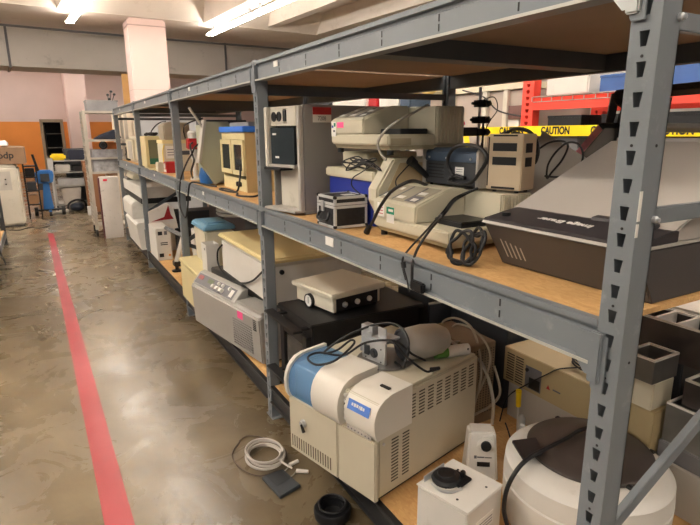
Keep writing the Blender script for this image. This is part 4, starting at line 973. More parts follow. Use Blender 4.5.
# steel bins stacked at the near end, behind the post
def bin_(x0, y0, z0, x1, y1, z1, label, cells=1, m=DSTEEL):
    t = thing('metal_bin', label, 'metal bin', ((x0+x1)/2, (y0+y1)/2, z0)); e = .003; rim = .008
    mb = MB(); mb.box(x0, y0, z0, x1, y1, z0+e); mb.box(x0, y0, z0+e, x0+e, y1, z1-rim); mb.box(x1-e, y0, z0+e, x1, y1, z1-rim); mb.box(x0+e, y0, z0+e, x1-e, y0+e, z1-rim); mb.box(x0+e, y1-e, z0+e, x1-e, y1, z1-rim); mb.build('walls', m, t)
    mb = MB(); r = rim+.0
    mb.box(x0, y0, z1-rim, x0+r, y1, z1); mb.box(x1-r, y0, z1-rim, x1, y1, z1); mb.box(x0+r, y0, z1-rim, x1-r, y0+r, z1); mb.box(x0+r, y1-r, z1-rim, x1-r, y1, z1); mb.build('rim', mat('bright_bin_rim', '#f2eee9', .35, .1), t)
    for c in range(1, cells): y = y0+(y1-y0)*c/cells; MB().box(x0+e, y-.005, z0+.02, x1-e, y+.005, z1-.0005).build('divider', mat('bright_bin_rim', '#d8d2cc'), t)
    return t
DB = mat('dark_bin_steel', '#585250', .35, .6, .2, 9)
solo(MB().box(1.83, .69, .3845, 2.05, .975, .45), 'steel_block', MGREY, 'low metal block under the lowest open steel bin', 'metal block', bevel=.003)
bin_(1.84, .70, .4505, 2.06, .97, .60, 'lowest open steel bin, near the lower right of the near post', 1)
bin_(1.86, .69, .601, 2.07, .93, .70, 'open steel bin stacked directly on the lowest steel bin', 1, DB)
solo(MB().box(1.80, 1.0, .5555, 1.925, 1.12, .664), 'carton', CREAM, 'small cream box on the tan rack unit, under an open bin', 'box', bevel=.004)
bin_(1.785, 1.0, .6645, 1.935, 1.115, .757, 'small open steel bin on the small cream box, right of the near post', 1)
solo(MB().box(1.95, .99, .5555, 2.09, 1.20, .71), 'dark_block', DARKG, 'dark box supporting the long divided steel bin', 'box', bevel=.004)
bin_(1.945, .78, .7105, 2.095, 1.20, .855, 'long dark steel bin with divided cells, deepest and highest of the bins', 5, DB)
solo(MB().box(2.3, .85, .001, 2.9, 1.42, .80), 'white_cabinet', WHITE, 'white cabinet standing in the next aisle behind the steel bins', 'cabinet', bevel=.01)

# --- black oven and the white vacuum heater on it
t = thing('black_oven', 'black oven with a glazed front door and towel bars, on the bottom shelf', 'oven', (1.3, 2.25, LO))
OT = .672
MB().box(1.0, 2.15, LO+.012, 1.62, 2.53, OT-.02).build('body', BLACKP, t, bevel=.004)
MB().box(.985, 2.135, OT-.0195, 1.64, 2.545, OT).build('top_plate', BLACKP, t, bevel=.004)
MB().box(1.02, 2.16, LO+.001, 1.60, 2.51, LO+.0115).build('plinth', BLACKP, t)
dr = MB(); z0, z1 = .31, .60; y0, y1 = 2.17, 2.50; e = .05
dr.box(.975, y0, z0, .9995, y0+e, z1); dr.box(.975, y1-e, z0, .9995, y1, z1); dr.box(.975, y0+e, z0, .9995, y1-e, z0+e); dr.box(.975, y0+e, z1-e, .9995, y1-e, z1)
dr = dr.build('door', BLACKP, t, bevel=.002); MB().box(.984, y0+e, z0+e, .989, y1-e, z1-e).build('pane', mat('oven_glass', '#23201f', .12), dr)
for (z, nm) in ((.635, 'upper_bar'), (.325, 'lower_bar')):
    m_ = MB(); m_.box(.905, 2.16, z, .955, 2.54, z+.012)
    m_.box(.955, 2.18, z, .974 if z < .6 else 1.0, 2.21, z+.01); m_.box(.955, 2.45, z, .974 if z < .6 else 1.0, 2.48, z+.01); m_.build(nm, BLACKP, t, bevel=.002)
for (y, z) in ((2.52, .60), (2.52, .42), (2.28, .605)): MB().cyl((.9995, y, z), (.993, y, z), .006, n=10).build('screw', STEEL, t)
pl_ = MB().box(.998, 2.25, .235, .9998, 2.36, .262).build('name_plate', INKG, t)
t = thing('vacuum_heater', 'white flat-topped heater plate with a round gauge, on the black oven', 'lab instrument', (1.13, 2.195, OT), math.radians(10))
w = .34; d_ = .33
PC = mat('heater_white', '#e2dcca', .4, 0, .03, 4)
MB().box(.012, .01, .012, d_-.01, w-.01, .085).build('body', PC, t, local=True, bevel=.004)
MB().prism([(0, .0855), (-.008, .092), (-.008, .112), (d_+.01, .118), (d_+.01, .0855)], 'y', -.008, w+.008).build('top_plate', PC, t, local=True, bevel=.008, seg=3)
MB().box(.03, .008, .014, d_-.03, .0098, .08).build('control_panel', BLACK, t, local=True)
for x in (.08, .16, .24): MB().lathe([(.014, 0), (.014, .01), (.008, .014)], (x, .0075, .045), 16, (0, -1, 0)).build('knob', LABEL if x > .1 else STEEL, t, local=True)
ga = MB().lathe([(.036, 0), (.036, .016), (.031, .018), (.031, .013)], (.0115, .20, .035), 30, (-1, 0, 0)).build('gauge', BLACK, t, local=True)
MB().cyl((-.0015, .20, .035), (-.003, .20, .035), .0305, n=28).build('gauge_face', LABEL, ga, local=True); MB().box(-.0045, .199, .02, -.003, .2015, .055).build('needle', INK, ga, local=True)
for (x, y) in ((.03, .03), (.03, .3), (.3, .03), (.3, .3)): MB().cyl((x, y, 0), (x, y, .012), .012, n=12).build('foot', BLACK, t, local=True)
# dim things deeper on the bottom deck
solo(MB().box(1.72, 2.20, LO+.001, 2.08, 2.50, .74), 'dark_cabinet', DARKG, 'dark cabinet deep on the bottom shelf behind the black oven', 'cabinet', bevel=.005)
solo(MB().tube([(1.60, 2.05, .70), (1.70, 1.95, .73), (1.85, 1.85, .72), (1.98, 1.80, .66), (2.0, 1.78, .612)], .006), 'hanging_cable', CORDG, 'pale cable stretched across the dark gap behind the analyser', 'cable', smooth=True)

# --- silver floor centrifuge sticking out into the aisle, freezer chest on top
ra2 = math.radians(9.2)
t = thing('centrifuge', 'grey centrifuge with slanted control panel and pink sticker, jutting from bottom shelf', 'centrifuge', (.975, 2.80, LO), ra2)
CG = mat('centrifuge_grey', '#a8a6a1', .4, .15, .05, 5)
Lc = .98
MB().prism([(0, .02), (-.012, .30), (.006, .315), (.62, .315), (.62, .02)], 'y', 0, Lc).build('body', CG, t, local=True, bevel=.008)
MB().box(.04, .03, 0, .60, Lc-.03, .0195).build('base', BLACK, t, local=True)
cp = MB().prism([(.0, .3155), (.062, .385), (.10, .392), (.10, .3155)], 'y', .33, Lc-.005).build('control_console', CG, t, local=True, bevel=.004)
def CPp(u): return (.003+u*.055, .3195+u*.062)
def slab(mb, u0, u1, y0, y1, off=.001, th=.0015):
    n = Vector((-.75, 0, .66)); a = CPp(u0); b = CPp(u1)
    P = [Vector((a[0], y0, a[1])), Vector((a[0], y1, a[1])), Vector((b[0], y1, b[1])), Vector((b[0], y0, b[1]))]
    mb.hexa([p+n*off for p in P], [p+n*(off+th) for p in P])
mb = MB(); slab(mb, .05, .95, .38, Lc-.03); kp = mb.build('control_panel', INKG, cp, local=True)
mb = MB(); slab(mb, .45, .8, .70, .78, .003); mb.build('display', mat('green_display', '#4b5a2c', .3), kp, local=True)
mb = MB(); slab(mb, .45, .8, .86, .93, .003); mb.build('logo_plate', mat('dull_red_print', '#9a4a48', .5), kp, local=True)
for y in (.66, .60, .54):
    a = CPp(.35); MB().cyl((a[0]-.002, y, a[1]+.002), (a[0]-.018, y, a[1]+.018), .017, .013, n=18).build('knob', LABEL, kp, local=True)
for y in (.62, .56, .46):
    a = CPp(.75); MB().cyl((a[0]-.002, y, a[1]+.002), (a[0]-.012, y, a[1]+.012), .012, .01, n=16).build('knob', LABEL, kp, local=True)
mb = MB(); slab(mb, .2, .8, .40, .44, .003); mb.build('switch_plate', LABEL, kp, local=True)
MB().box(.012, .01, .3155, .14, .325, .335).build('top_ledge', CG, t, local=True, bevel=.003)
ps = MB().box(-.0135, .20, .245, -.012, .27, .29).build('pink_sticker', PINK, t, local=True)
ps.rotation_euler = (0, 0, 0)
mb = MB()
for k in range(11):
    z = .06+k*.016; mb.box(-.0135+.004*(.3-z), .10, z, -.0045, .34, z+.006)
mb.build('louvre', mat('louvre_grey', '#858380', .5), t, local=True)
mb = MB()
for k in range(6): mb.box(-.0128, .04, .22+k*.012, -.006, .075, .225+k*.012)
mb.build('side_louvre', INK, t, local=True)
MB().box(.145, .0, .3155, .62, Lc, .40).build('rotor_cover', mat('dark_cover', '#4e4d4b', .5), t, local=True, bevel=.006)
CTZ = LO+.4005
t = thing('cool_box', 'large white chest with a yellowed lid, standing on top of the grey centrifuge', 'chest', (1.3, 3.2, CTZ))
MB().box(1.0, 2.70, CTZ, 1.60, 3.62, .842).build('body', WHITE, t, bevel=.02, seg=3)
MB().box(.985, 2.685, .8425, 1.615, 3.635, .872).build('lid', YLID, t, bevel=.01, seg=3)
MB().cyl((1.075, 2.6995, .79), (1.075, 2.69, .79), .014, n=16).build('drain_plug', BLACK, t)
cable('power_cable', 'black cord hanging in a deep curve across the white chest front', [pt(222, 245, X=.99), pt(217.5, 252, X=.985), pt(219, 266, X=.985), pt(228, 277, X=.985), pt(240, 283, X=.985), pt(252, 281, X=.985), pt(263, 271, X=.985)], .006)
# --- cream chest, blue lidded bin, little white bin
t = thing('cream_chest', 'low cream box with an overhanging lid, beyond the grey centrifuge', 'box', (1.15, 4.25, LO))
MB().box(.89, 3.86, LO+.001, 1.35, 4.50, .50).build('body', CREAM2, t, bevel=.01)
MB().box(.88, 3.85, .5005, 1.36, 4.51, .535).build('lid', CREAM2, t, bevel=.008)
t = thing('blue_lidded_bin', 'cream bin with a dusty blue lid, behind the small white tub', 'bin', (1.2, 4.25, .536))
MB().prism([(1.01, .536), (1.0, .815), (1.22, .815), (1.21, .536)], 'y', 4.05, 4.40).build('body', CREAM, t, bevel=.012)
MB().prism([(.985, .8155), (.985, .835), (1.01, .86), (1.215, .86), (1.24, .835), (1.24, .8155)], 'y', 4.03, 4.42).build('lid', LBLUE, t, bevel=.008)
MB().box(1.04, 4.10, .8605, 1.18, 4.36, .868).build('raised_panel', LBLUE, t, bevel=.003)
t = thing('white_tub', 'small open white tub in front of the blue-lidded bin', 'tub', (.98, 3.85, .536))
mb = MB(); x0, x1, y0, y1, z0, z1 = .955, 1.05, 3.86, 4.0, .536, .745; e = .004
mb.box(x0, y0, z0, x1, y1, z0+e); mb.box(x0, y0, z0+e, x0+e, y1, z1); mb.box(x1-e, y0, z0+e, x1, y1, z1); mb.box(x0+e, y0, z0+e, x1-e, y0+e, z1); mb.box(x0+e, y1-e, z0+e, x1-e, y1, z1); mb.build('walls', WHITE, t)
MB().box(x0-.002, 3.90, .70, x0-.0002, 3.915, .715).build('latch', INK, t)
cable('hose', 'pale cable heap under the middle deck above the blue lid', [(1.25+.1*math.cos(k*.9), 4.15+.2*math.sin(k*.9), .905+.004*k) for k in range(14)], .012, CORDG)
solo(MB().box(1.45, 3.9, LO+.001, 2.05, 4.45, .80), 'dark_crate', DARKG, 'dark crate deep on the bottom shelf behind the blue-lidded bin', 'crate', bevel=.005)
# --- third bay bottom deck
t = thing('white_power_unit', 'tall narrow white unit with black sockets, standing at the bottom shelf edge', 'electronics case', (1.0, 6.2, LO))
t0 = MB().box(.945, 5.93, LO+.001, 1.10, 6.38, .545).build('case', WHITE, t, bevel=.006)
for z in (.475, .235): MB().box(.965, 5.9285, z, 1.01, 5.9299, z+.04).build('socket', BLACK, t); 
MB().box(1.03, 5.9285, .475, 1.06, 5.9299, .515).build('socket', INKG, t)
mb = MB(); mb.box(.985, 5.9285, .385, 1.06, 5.9299, .395); mb.box(.985, 5.9285, .365, 1.06, 5.9299, .375); mb.build('vent', INK, t); MB().cyl((1.07, 5.9299, .25), (1.07, 5.925, .25), .012, n=12).build('terminal', mat('orange_terminal', '#e08a2e', .5), t)
t = thing('lab_arm_stand', 'black and white jointed arm stand beside the tall narrow white unit', 'stand', (1.1, 5.55, LO))
MB().lathe([(.05, 0), (.05, .015), (.018, .02), (.014, .10)], (1.03, 5.38, LO+.001), 20).build('base', BLACK, t, smooth=True)
for (a, b_, w, m_, nn) in (((1.03, 5.38, .29), (1.10, 5.30, .56), .02, WHITE, 'lower_arm'), ((1.10, 5.30, .56), (1.02, 5.75, .58), .018, BLACK, 'upper_arm'), ((1.10, 5.55, .60), (1.10, 5.55, .34), .022, BLACK, 'column'), ((1.20, 5.2, LO+.003), (1.17, 5.2, .56), .022, WHITE, 'upright')): bar(a, b_, w, m_, t, nn)
MB().box(1.0, 5.34, .25, 1.09, 5.44, .30).build('clamp', BLACK, t, bevel=.006)
t = thing('white_desktop_unit', 'white box on the bottom shelf behind the jointed arm stand', 'box', (1.35, 5.2, LO))
MB().box(1.22, 4.92, LO+.001, 1.55, 5.5, .60).build('case', WHITE, t, bevel=.006); MB().box(1.2185, 5.0, .42, 1.2199, 5.2, .45).build('slot', INK, t)
t = thing('emblem_panel', 'white panel with a dark red three-pointed emblem, behind the tall narrow unit', 'panel', (1.5, 7.2, LO))
MB().prism([(.96, LO+.001), (.96, .67), (1.17, .76), (1.24, .70), (1.32, LO+.001)], 'y', 6.40, 6.42).build('panel', WHITE, t, bevel=.002)
tri = [(.985, .555), (1.13, .60), (1.185, .735), (1.205, .62), (1.235, .57), (1.12, .565)]
mb = MB(); mb.hexa([(u, 6.3985, z) for u, z in tri], [(u, 6.3999, z) for u, z in tri]); mb.build('emblem', mat('dark_red_print', '#9c1e27', .5), t)
# --- fourth bay bottom deck: white boxes hanging into the aisle, pale devices above
t = thing('white_hanging_box', 'white box with a grey side slot, overhanging the aisle at the fourth bay', 'electronics case', (.95, 6.8, LO))
MB().prism([(.88, LO+.001), (.845, .50), (.87, .52), (1.20, .52), (1.20, LO+.001)], 'y', 6.60, 7.55).build('case', WHITE, t, bevel=.006)
MB().box(.93, 6.5985, .22, .965, 6.5999, .44).build('side_slot', MGREY, t)
MB().prism([(.86, .5205), (.86, .70), (.90, .735), (1.2, .735), (1.2, .5205)], 'y', 6.95, 7.75).build('upper_housing', WHITE, t, bevel=.008)
t = thing('black_white_shelf_unit', 'black and white slab unit lying over the white overhanging box', 'electronics case', (1.1, 7.2, .736))
MB().box(.93, 6.62, .7365, 1.5, 8.1, .80).build('black_base', BLACK, t, bevel=.003); MB().box(.93, 6.60, .8005, 1.5, 8.12, .93).build('white_body', WHITE, t, bevel=.006)
t = thing('desk_microscope', 'pale angular instrument sitting on the black and white unit', 'lab instrument', (1.0, 7.9, .9405))
MB().box(.94, 7.75, .9305, 1.05, 8.05, .965).build('foot', DSTEEL, t, bevel=.003); MB().prism([(.95, .9655), (.95, 1.01), (1.02, 1.05), (1.25, 1.05), (1.25, .9655)], 'y', 7.3, 7.9).build('head', CREAM, t, bevel=.01)
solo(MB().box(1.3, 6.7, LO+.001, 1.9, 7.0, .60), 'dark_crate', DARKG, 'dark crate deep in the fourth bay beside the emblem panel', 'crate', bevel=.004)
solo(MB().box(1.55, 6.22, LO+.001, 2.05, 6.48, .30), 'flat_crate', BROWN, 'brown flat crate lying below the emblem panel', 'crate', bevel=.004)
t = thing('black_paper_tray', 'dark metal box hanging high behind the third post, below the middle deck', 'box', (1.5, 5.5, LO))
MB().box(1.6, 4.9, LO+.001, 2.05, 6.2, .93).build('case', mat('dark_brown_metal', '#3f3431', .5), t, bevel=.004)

# ================================================================== floor things in front of the rack
t = thing('foot_tablet', 'flat dark slate coloured pad lying on the concrete floor', 'pad', (.757, 2.0, 0), math.radians(0))
c4 = [Vector((.690, 2.075, 0)), Vector((.797, 2.085, 0)), Vector((.822, 1.935, 0)), Vector((.712, 1.905, 0))]
MB().hexa([c+Vector((0, 0, .001)) for c in c4], [c+Vector((0, 0, .016)) for c in c4]).build('case', mat('slate_pad', '#3f454b', .5, 0, .1, 10), t, bevel=.003)
cen = sum(c4, Vector())/4
MB().hexa([cen+(c-cen)*.72+Vector((-.0, .02, .0162)) if c.y > 2 else cen+(c-cen)*.72+Vector((0, .045, .0162)) for c in c4], [cen+(c-cen)*.72+Vector((0, .02, .017)) if c.y > 2 else cen+(c-cen)*.72+Vector((0, .045, .017)) for c in c4]).build('dark_screen', mat('dark_slate', '#2c3136', .35), t)
pts = []
for k in range(64):
    a = k*.49; r = .088+.008*math.sin(k*.37)
    pts.append((.760+r*.95*math.cos(a), 2.215+r*1.2*math.sin(a), .008+.0007*k))
pts += [(.80, 2.12, .04), (.835, 2.06, .02)]
cable('coiled_cable', 'pale grey cable coiled in a ring on the concrete floor', pts, .0052, mat('pale_lilac_cable', '#cdc6c0', .45), smooth=4)
cable('thin_cable', 'thin dark wire looped loosely around the pale coiled cable', [(.70, 2.42, .005), (.63, 2.33, .005), (.63, 2.2, .005), (.69, 2.1, .006), (.78, 2.10, .006)], .0025, mat('brown_wire', '#55463c'), smooth=6)
cable('thin_cable', 'thin dark wire arching past the upper edge of the pale coil', [(.70, 2.43, .005), (.76, 2.45, .005), (.84, 2.36, .005), (.865, 2.25, .005), (.85, 2.16, .005)], .0025, mat('brown_wire', '#55463c'), smooth=6)
for k, (a, b_) in enumerate((((.838, 2.10, .012), (.885, 2.105, .016)), ((.85, 2.045, .009), (.895, 2.01, .011)))):
    t = thing('cable_connector', ('upper' if not k else 'lower')+' pale connector lying on the floor beside the slate pad', 'connector', ((a[0]+b_[0])/2, (a[1]+b_[1])/2, 0))
    MB().cyl(a, b_, .010, .0085, n=14).build('shell', CORDW, t); MB().tube([a, (a[0]-.03, a[1]-.02, .006), (a[0]-.07, a[1]-.02, .005)], .003).build('cord', CORDG, t, smooth=True)
mb = MB().lathe([(.06, 0), (.075, .01), (.078, .04), (.072, .05), (.045, .05), (.04, .02), (0, .02)], (.86, 1.70, .001), 36)
t = thing('black_hose_reel', 'round black bowl-shaped reel on the floor in the shadow of the analyser', 'reel', (.86, 1.70, 0))
mb.build('bowl', BLACK, t, smooth=True); MB().tube([(.86+.055*math.cos(k*.5), 1.70+.055*math.sin(k*.5), .055+.0006*k) for k in range(20)], .005).build('cord', RUBBER, t, smooth=True)

# ================================================================== end of rack: bin trolley and leaning panel
t = thing('scuffed_board', 'tall scuffed white board with a pink sticker, standing at the rack end', 'panel', (.80, 8.75, 0))
MB().box(.672, 8.70, 0.001, .93, 8.86, .915).build('panel', mat('scuffed_white_panel', '#e4e0da', .45, 0, .05, 6, wear='#8e8a86'), t, bevel=.004)
MB().box(.655, 8.71, .003, .6715, 8.85, .90).build('dark_red_edge', mat('dark_red_edge', '#5a1c22', .5), t)
MB().box(.72, 8.6985, .855, .775, 8.6999, .885).build('pink_sticker', mat('hot_pink_sticker', '#f5364f', .5), t)
t = thing('bin_trolley', 'tall pale trolley of wire shelves beyond the leaning white panel', 'trolley', (.85, 9.15, 0))
for (x, y) in ((.56, 8.92), (1.12, 8.92), (.56, 9.42), (1.12, 9.42)):
    MB().box(x, y, .11, x+.045, y+.045, 1.86).build('post', mat('trolley_pale_metal', '#b9b3a8', .45, .2), t)
    w_ = MB().cyl((x+.005, y+.02, .056), (x+.035, y+.02, .056), .055, n=20).build('castor', BLACK, t)
for z in (.14, .95, 1.16, 1.42, 1.83):
    mb = MB(); mb.box(.606, 8.925, z, 1.119, 8.94, z+.03); mb.box(.606, 9.43, z, 1.119, 9.445, z+.03); mb.box(.58, 8.966, z, .60, 9.419, z+.03); mb.box(1.125, 8.966, z, 1.145, 9.419, z+.03)
    mb.box(.606, 8.945, z, 1.119, 9.425, z+.008); mb.build('wire_shelf', mat('trolley_pale_metal', '#b9b3a8'), t)
mb = MB()
for k in range(24): mb.box(.552, 8.93, .2+k*.068, .5598, 9.45, .207+k*.068)
mb.build('side_rung', mat('trolley_pale_metal', '#b9b3a8'), t)
GB = mat('grey_tub_plastic', '#8b8c90', .55, 0, .15, 8)
def tub(x0, y0, z0, x1, y1, z1, label, m, nm='storage_tub'):
    t = thing(nm, label, 'tub', ((x0+x1)/2, (y0+y1)/2, z0)); e = .006
    mb = MB(); mb.box(x0, y0, z0, x1, y1, z0+e); mb.box(x0, y0, z0+e, x0+e, y1, z1); mb.box(x1-e, y0, z0+e, x1, y1, z1); mb.box(x0+e, y0, z0+e, x1-e, y0+e, z1); mb.box(x0+e, y1-e, z0+e, x1-e, y1, z1); mb.build('walls', m, t)
    mb = MB(); mb.box(x0-.008, y0-.008, z1-.015, x1+.008, y0-.0005, z1+.002); mb.box(x0-.008, y0, z1-.015, x0-.0005, y1, z1+.002); mb.box(x1+.0005, y0, z1-.015, x1+.008, y1, z1+.002); mb.build('rim', m, t)
    mb = MB()
    for k in range(1, 5): xx = x0+(x1-x0)*k/5; mb.box(xx-.004, y0-.006, z0+.01, xx+.004, y0-.0005, z1-.016)
    mb.build('rib', m, t); return t
tub(.64, 8.96, 1.86, 1.06, 9.4, 2.01, 'grey ribbed tub on the very top of the trolley', GB)
tub(.64, 8.96, 1.18, 1.06, 9.4, 1.30, 'grey tub of parts on the third trolley shelf', mat('wrapped_grey', '#9c9ca2', .4, 0, .3, 14))
tub(.64, 8.96, .97, 1.06, 9.4, 1.14, 'clear wrapped tub just above the leaning panel', mat('wrapped_pale', '#a7a8ad', .35, 0, .4, 14))
for k in range(4):
    solo(MB().lathe([(.02, 0), (.035, .01), (.035, .05), (.02, .06)], (.78+k*.07, 9.1+.04*(k % 2), 1.8665), 12, (0, .3, 1)), 'black_cap', BLACK, ['leftmost black cap heaped in the top grey tub', 'second black cap from the left in the top grey tub', 'third black cap from the left in the top grey tub', 'rightmost black cap in the top grey tub'][k], 'cap', 'black caps in the top tub', smooth=True)
t = thing('faucet_parts', 'spray of black knobs sticking out of the top grey tub', 'fittings', (.98, 9.15, 1.87))
for (dx, dz) in ((0, .12), (.05, .17), (.09, .13), (.02, .06)): MB().tube([(.96, 9.15, 1.87), (.96+dx, 9.15, 1.98+dz)], .006, smooth=0).build('stem', BLACK, t); MB().lathe([(0, -.02), (.02, -.01), (.02, .01), (0, .02)], (.96+dx, 9.15, 1.98+dz), 12).build('knob', BLACK, t, smooth=True)
solo(MB().hexa([(.68, 9.0, 1.4505), (1.08, 9.0, 1.4505), (1.08, 9.35, 1.4505), (.68, 9.35, 1.4505)], [(.80, 9.05, 1.52), (1.02, 9.03, 1.60), (1.0, 9.3, 1.60), (.8, 9.3, 1.52)]), 'dark_bundle', DARKFAB, 'dark bundled cloth on the second trolley shelf', 'bundle', bevel=.02)
solo(MB().lathe([(.02, 0), (.055, .005), (.06, .05), (.04, .055), (.03, .02)], (.80, 8.99, 1.365), 24, (0, -1, 0)), 'rubber_tyre', BLACK, 'black wheel resting on parts in the third shelf tub', 'wheel', smooth=True)
solo(MB().box(.86, 9.02, 1.305, 1.02, 9.3, 1.40), 'plastic_scrap', mat('orange_plastic', '#cf7a3e', .5), 'orange plastic piece beside the black wheel on the trolley', 'scrap', bevel=.01)
solo(MB().box(.62, 11.4, .001, .78, 11.6, .16), 'small_white_box', WHITE, 'small white box on the floor near the brown cartons', 'box', bevel=.004)

# ================================================================== far end of the aisle
t = thing('odor_carton', 'flat brown carton with black lettering, on the pale appliance at far left', 'carton', (-.62, 10.9, .96)) 
t.name = 'printed_carton'; PM[t.name] = Matrix.Translation((-.62, 10.9, .96))
FA = 10.7
xl = pt(0, 152, Y=FA)
MB().box(-1.15, FA, 1.045, -.27, FA+.6, 1.32).build('carton_body', mat('brown_carton', '#8d7158', .8, 0, .08, 6), t, bevel=.006)
MB().hexa([(-.62, FA+.1, 1.3205), (-.27, FA+.1, 1.3205), (-.27, FA+.5, 1.3205), (-.62, FA+.5, 1.3205)], [(-.58, FA+.15, 1.345), (-.33, FA+.15, 1.335), (-.33, FA+.45, 1.335), (-.58, FA+.45, 1.345)]).build('flap', mat('brown_carton', '#8d7158'), t)
text('lettering', 'ɐpdp', .15, NEARF((-.585, FA-.001, 1.19)), INK, t, .001, .003)
solo(MB().hexa([(-.72, FA+.1, 1.346), (-.50, FA+.1, 1.346), (-.50, FA+.4, 1.346), (-.72, FA+.4, 1.346)], [(-.70, FA+.12, 1.42), (-.52, FA+.16, 1.44), (-.50, FA+.4, 1.40), (-.72, FA+.4, 1.41)]), 'white_bag', mat('white_plastic_bag', '#e6e6e8', .4), 'crumpled white bag lying on the flat brown printed carton', 'bag', bevel=.01)
t = thing('white_appliance', 'tall off-white freestanding appliance at the far left of the aisle', 'appliance', (-.75, 10.95, 0))
MB().box(-1.1, FA-.0, .02, -.40, FA+.6, 1.0).build('cabinet', OFFW, t, bevel=.03, seg=3)
MB().prism([(-1.08, 1.0005), (-1.0, 1.043), (-.47, 1.043), (-.41, 1.0005)], 'y', FA+.02, FA+.58).build('top_cap', OFFW, t)
MB().box(-.80, FA-.002, .62, -.52, FA-.0002, .93).build('front_panel', LGREY, t); MB().box(-1.08, FA+.02, 0, -.42, FA+.56, .0195).build('plinth', DARKG, t)
for z in (.80, .72): MB().cyl((-.60, FA-.002, z), (-.60, FA-.008, z), .012, n=12).build('button', BLACK, t)
cable('floor_cable', 'dark cable lying on the floor before the off-white appliance', [(-.68, 10.35, .006), (-.5, 10.2, .006), (-.35, 10.4, .006), (-.2, 10.25, .006), (-.05, 10.4, .006)], .008)
t = thing('parts_rack', 'slim dark rack of parts beside the off-white appliance', 'rack', (-.22, 11.6, 0))
for (x, y) in ((-.36, 11.5), (-.16, 11.5), (-.36, 11.8), (-.16, 11.8)): MB().box(x, y, 0.0, x+.02, y+.02, 1.05).build('post', BLACK, t)
for z in (.25, .5, .75, .95): MB().box(-.339, 11.521, z, -.161, 11.799, z+.02).build('shelf', BLACK, t)
for k, (z, m_, nm) in enumerate(((.271, CARD, 'brown'), (.521, DARKG, 'dark grey'), (.771, BLACK, 'black'))):
    solo(MB().box(-.33, 11.54, z, -.18, 11.78, z+.15), 'parts_box', m_, nm+' parts box on the slim dark rack', 'box', bevel=.006)
# blue hand truck machine
t = thing('floor_scrubber', 'blue wheeled machine with a black upright handle at the aisle end', 'cleaning machine', (-.12, 11.95, 0))
yb = 11.9
MB().prism([(-.18, .62), (-.20, .80), (-.10, .86), (.10, .86), (.13, .80), (.10, .62)], 'y', yb-.12, yb+.15).build('tank', BLUEM, t, bevel=.02)
MB().prism([(-.12, .12), (-.07, .62), (.03, .62), (.06, .12)], 'y', yb-.08, yb+.08).build('body', BLUEM, t, bevel=.01)
MB().box(-.10, yb-.13, .65, .05, yb-.1205, .80).build('dark_panel', DARKG, t)
MB().tube([(-.12, yb+.02, .85), (-.16, yb+.02, 1.05), (-.18, yb+.02, 1.16)], .022).build('handle', BLACK, t, smooth=True)
MB().box(-.26, yb-.05, .09, .26, yb+.05, .119).build('axle_frame', BLACK, t)
for x in (-.24, .22): MB().cyl((x-.03, yb-.05, .085), (x+.03, yb-.05, .085), .084, n=24).build('wheel', BLACK, t)
MB().cyl((-.03, yb-.18, .04), (.02, yb-.18, .04), .04, n=16).build('front_wheel', BLACK, t); MB().box(-.03, yb-.18, .05, .02, yb-.081, .11).build('fork', BLUEM, t)
# utility cart with clutter in front of the doorway
t = thing('service_cart', 'grey wire service cart loaded with parts before the orange wall', 'cart', (.45, 12.9, 0))
for (x, y) in ((.12, 12.6), (.86, 12.6), (.12, 13.1), (.86, 13.1)): MB().box(x, y, .08, x+.035, y+.035, 1.05).build('post', WIREM, t); MB().cyl((x, y+.02, .04), (x+.03, y+.02, .04), .04, n=14).build('castor', BLACK, t)
for z in (.09, .46, .74, .98): MB().box(.156, 12.61, z, .859, 13.12, z+.025).build('shelf', WIREM, t)
solo(MB().box(.12, 12.62, 1.0055, .40, 12.9, 1.13), 'yellow_green_jug', YELP, 'yellow jug on top of the grey wire service cart', 'jug', bevel=.03)
for (x0, z0, w, h, m_, lb) in ((.45, 1.0055, .38, .20, DARKFAB, 'dark blue bundle piled on the service cart top'), (.18, .7655, .28, .15, LGREY, 'pale box on the upper shelf of the service cart'), (.50, .7655, .30, .12, BLACK, 'black box on the upper shelf of the service cart'), (.20, .4855, .6, .14, STEEL, 'steel box on the middle shelf of the service cart')):
    solo(MB().box(x0, 12.65, z0, x0+w, 13.05, z0+h), 'cart_box' if m_ is not DARKFAB else 'cloth_bundle', m_, lb, 'box', bevel=.02)
solo(MB().prism([(.26, .116), (.24, .44), (.62, .44), (.58, .20), (.5, .116)], 'y', 12.62, 12.9), 'draped_cloth', mat('pale_grey_cloth', '#b9b2a8', .8), 'pale grey cloth hanging low in the service cart', 'cloth', bevel=.02)
solo(MB().lathe([(.05, 0), (.12, .03), (.14, .09), (.10, .15), (.03, .17)], (.48, 12.25, .001), 24), 'vacuum_drum', mat('navy_plastic', '#232c3c', .45), 'rounded dark navy drum on the floor by the service cart', 'drum', smooth=True)
cable('floor_hose', 'black hose curved over the dark navy drum on the floor', [(.30, 12.3, .015), (.34, 12.22, .16), (.48, 12.1, .24), (.62, 12.2, .18), (.66, 12.3, .015)], .02)
solo(MB().box(.14, 12.15, .001, .32, 12.3, .05), 'floor_base', WHITE, 'low white base on the floor beside the navy drum', 'base', bevel=.01)
t = thing('floor_stand', 'thin white upright stand between blue machine and service cart', 'stand', (.12, 12.1, 0))
MB().box(.0, 11.98, .001, .25, 12.14, .03).build('foot', WHITE, t, bevel=.008) ; MB().box(.085, 12.05, .0305, .115, 12.08, .95).build('pole', WHITE, t); MB().box(.05, 12.03, .80, .15, 12.049, 1.08).build('head', LGREY, t, bevel=.01)
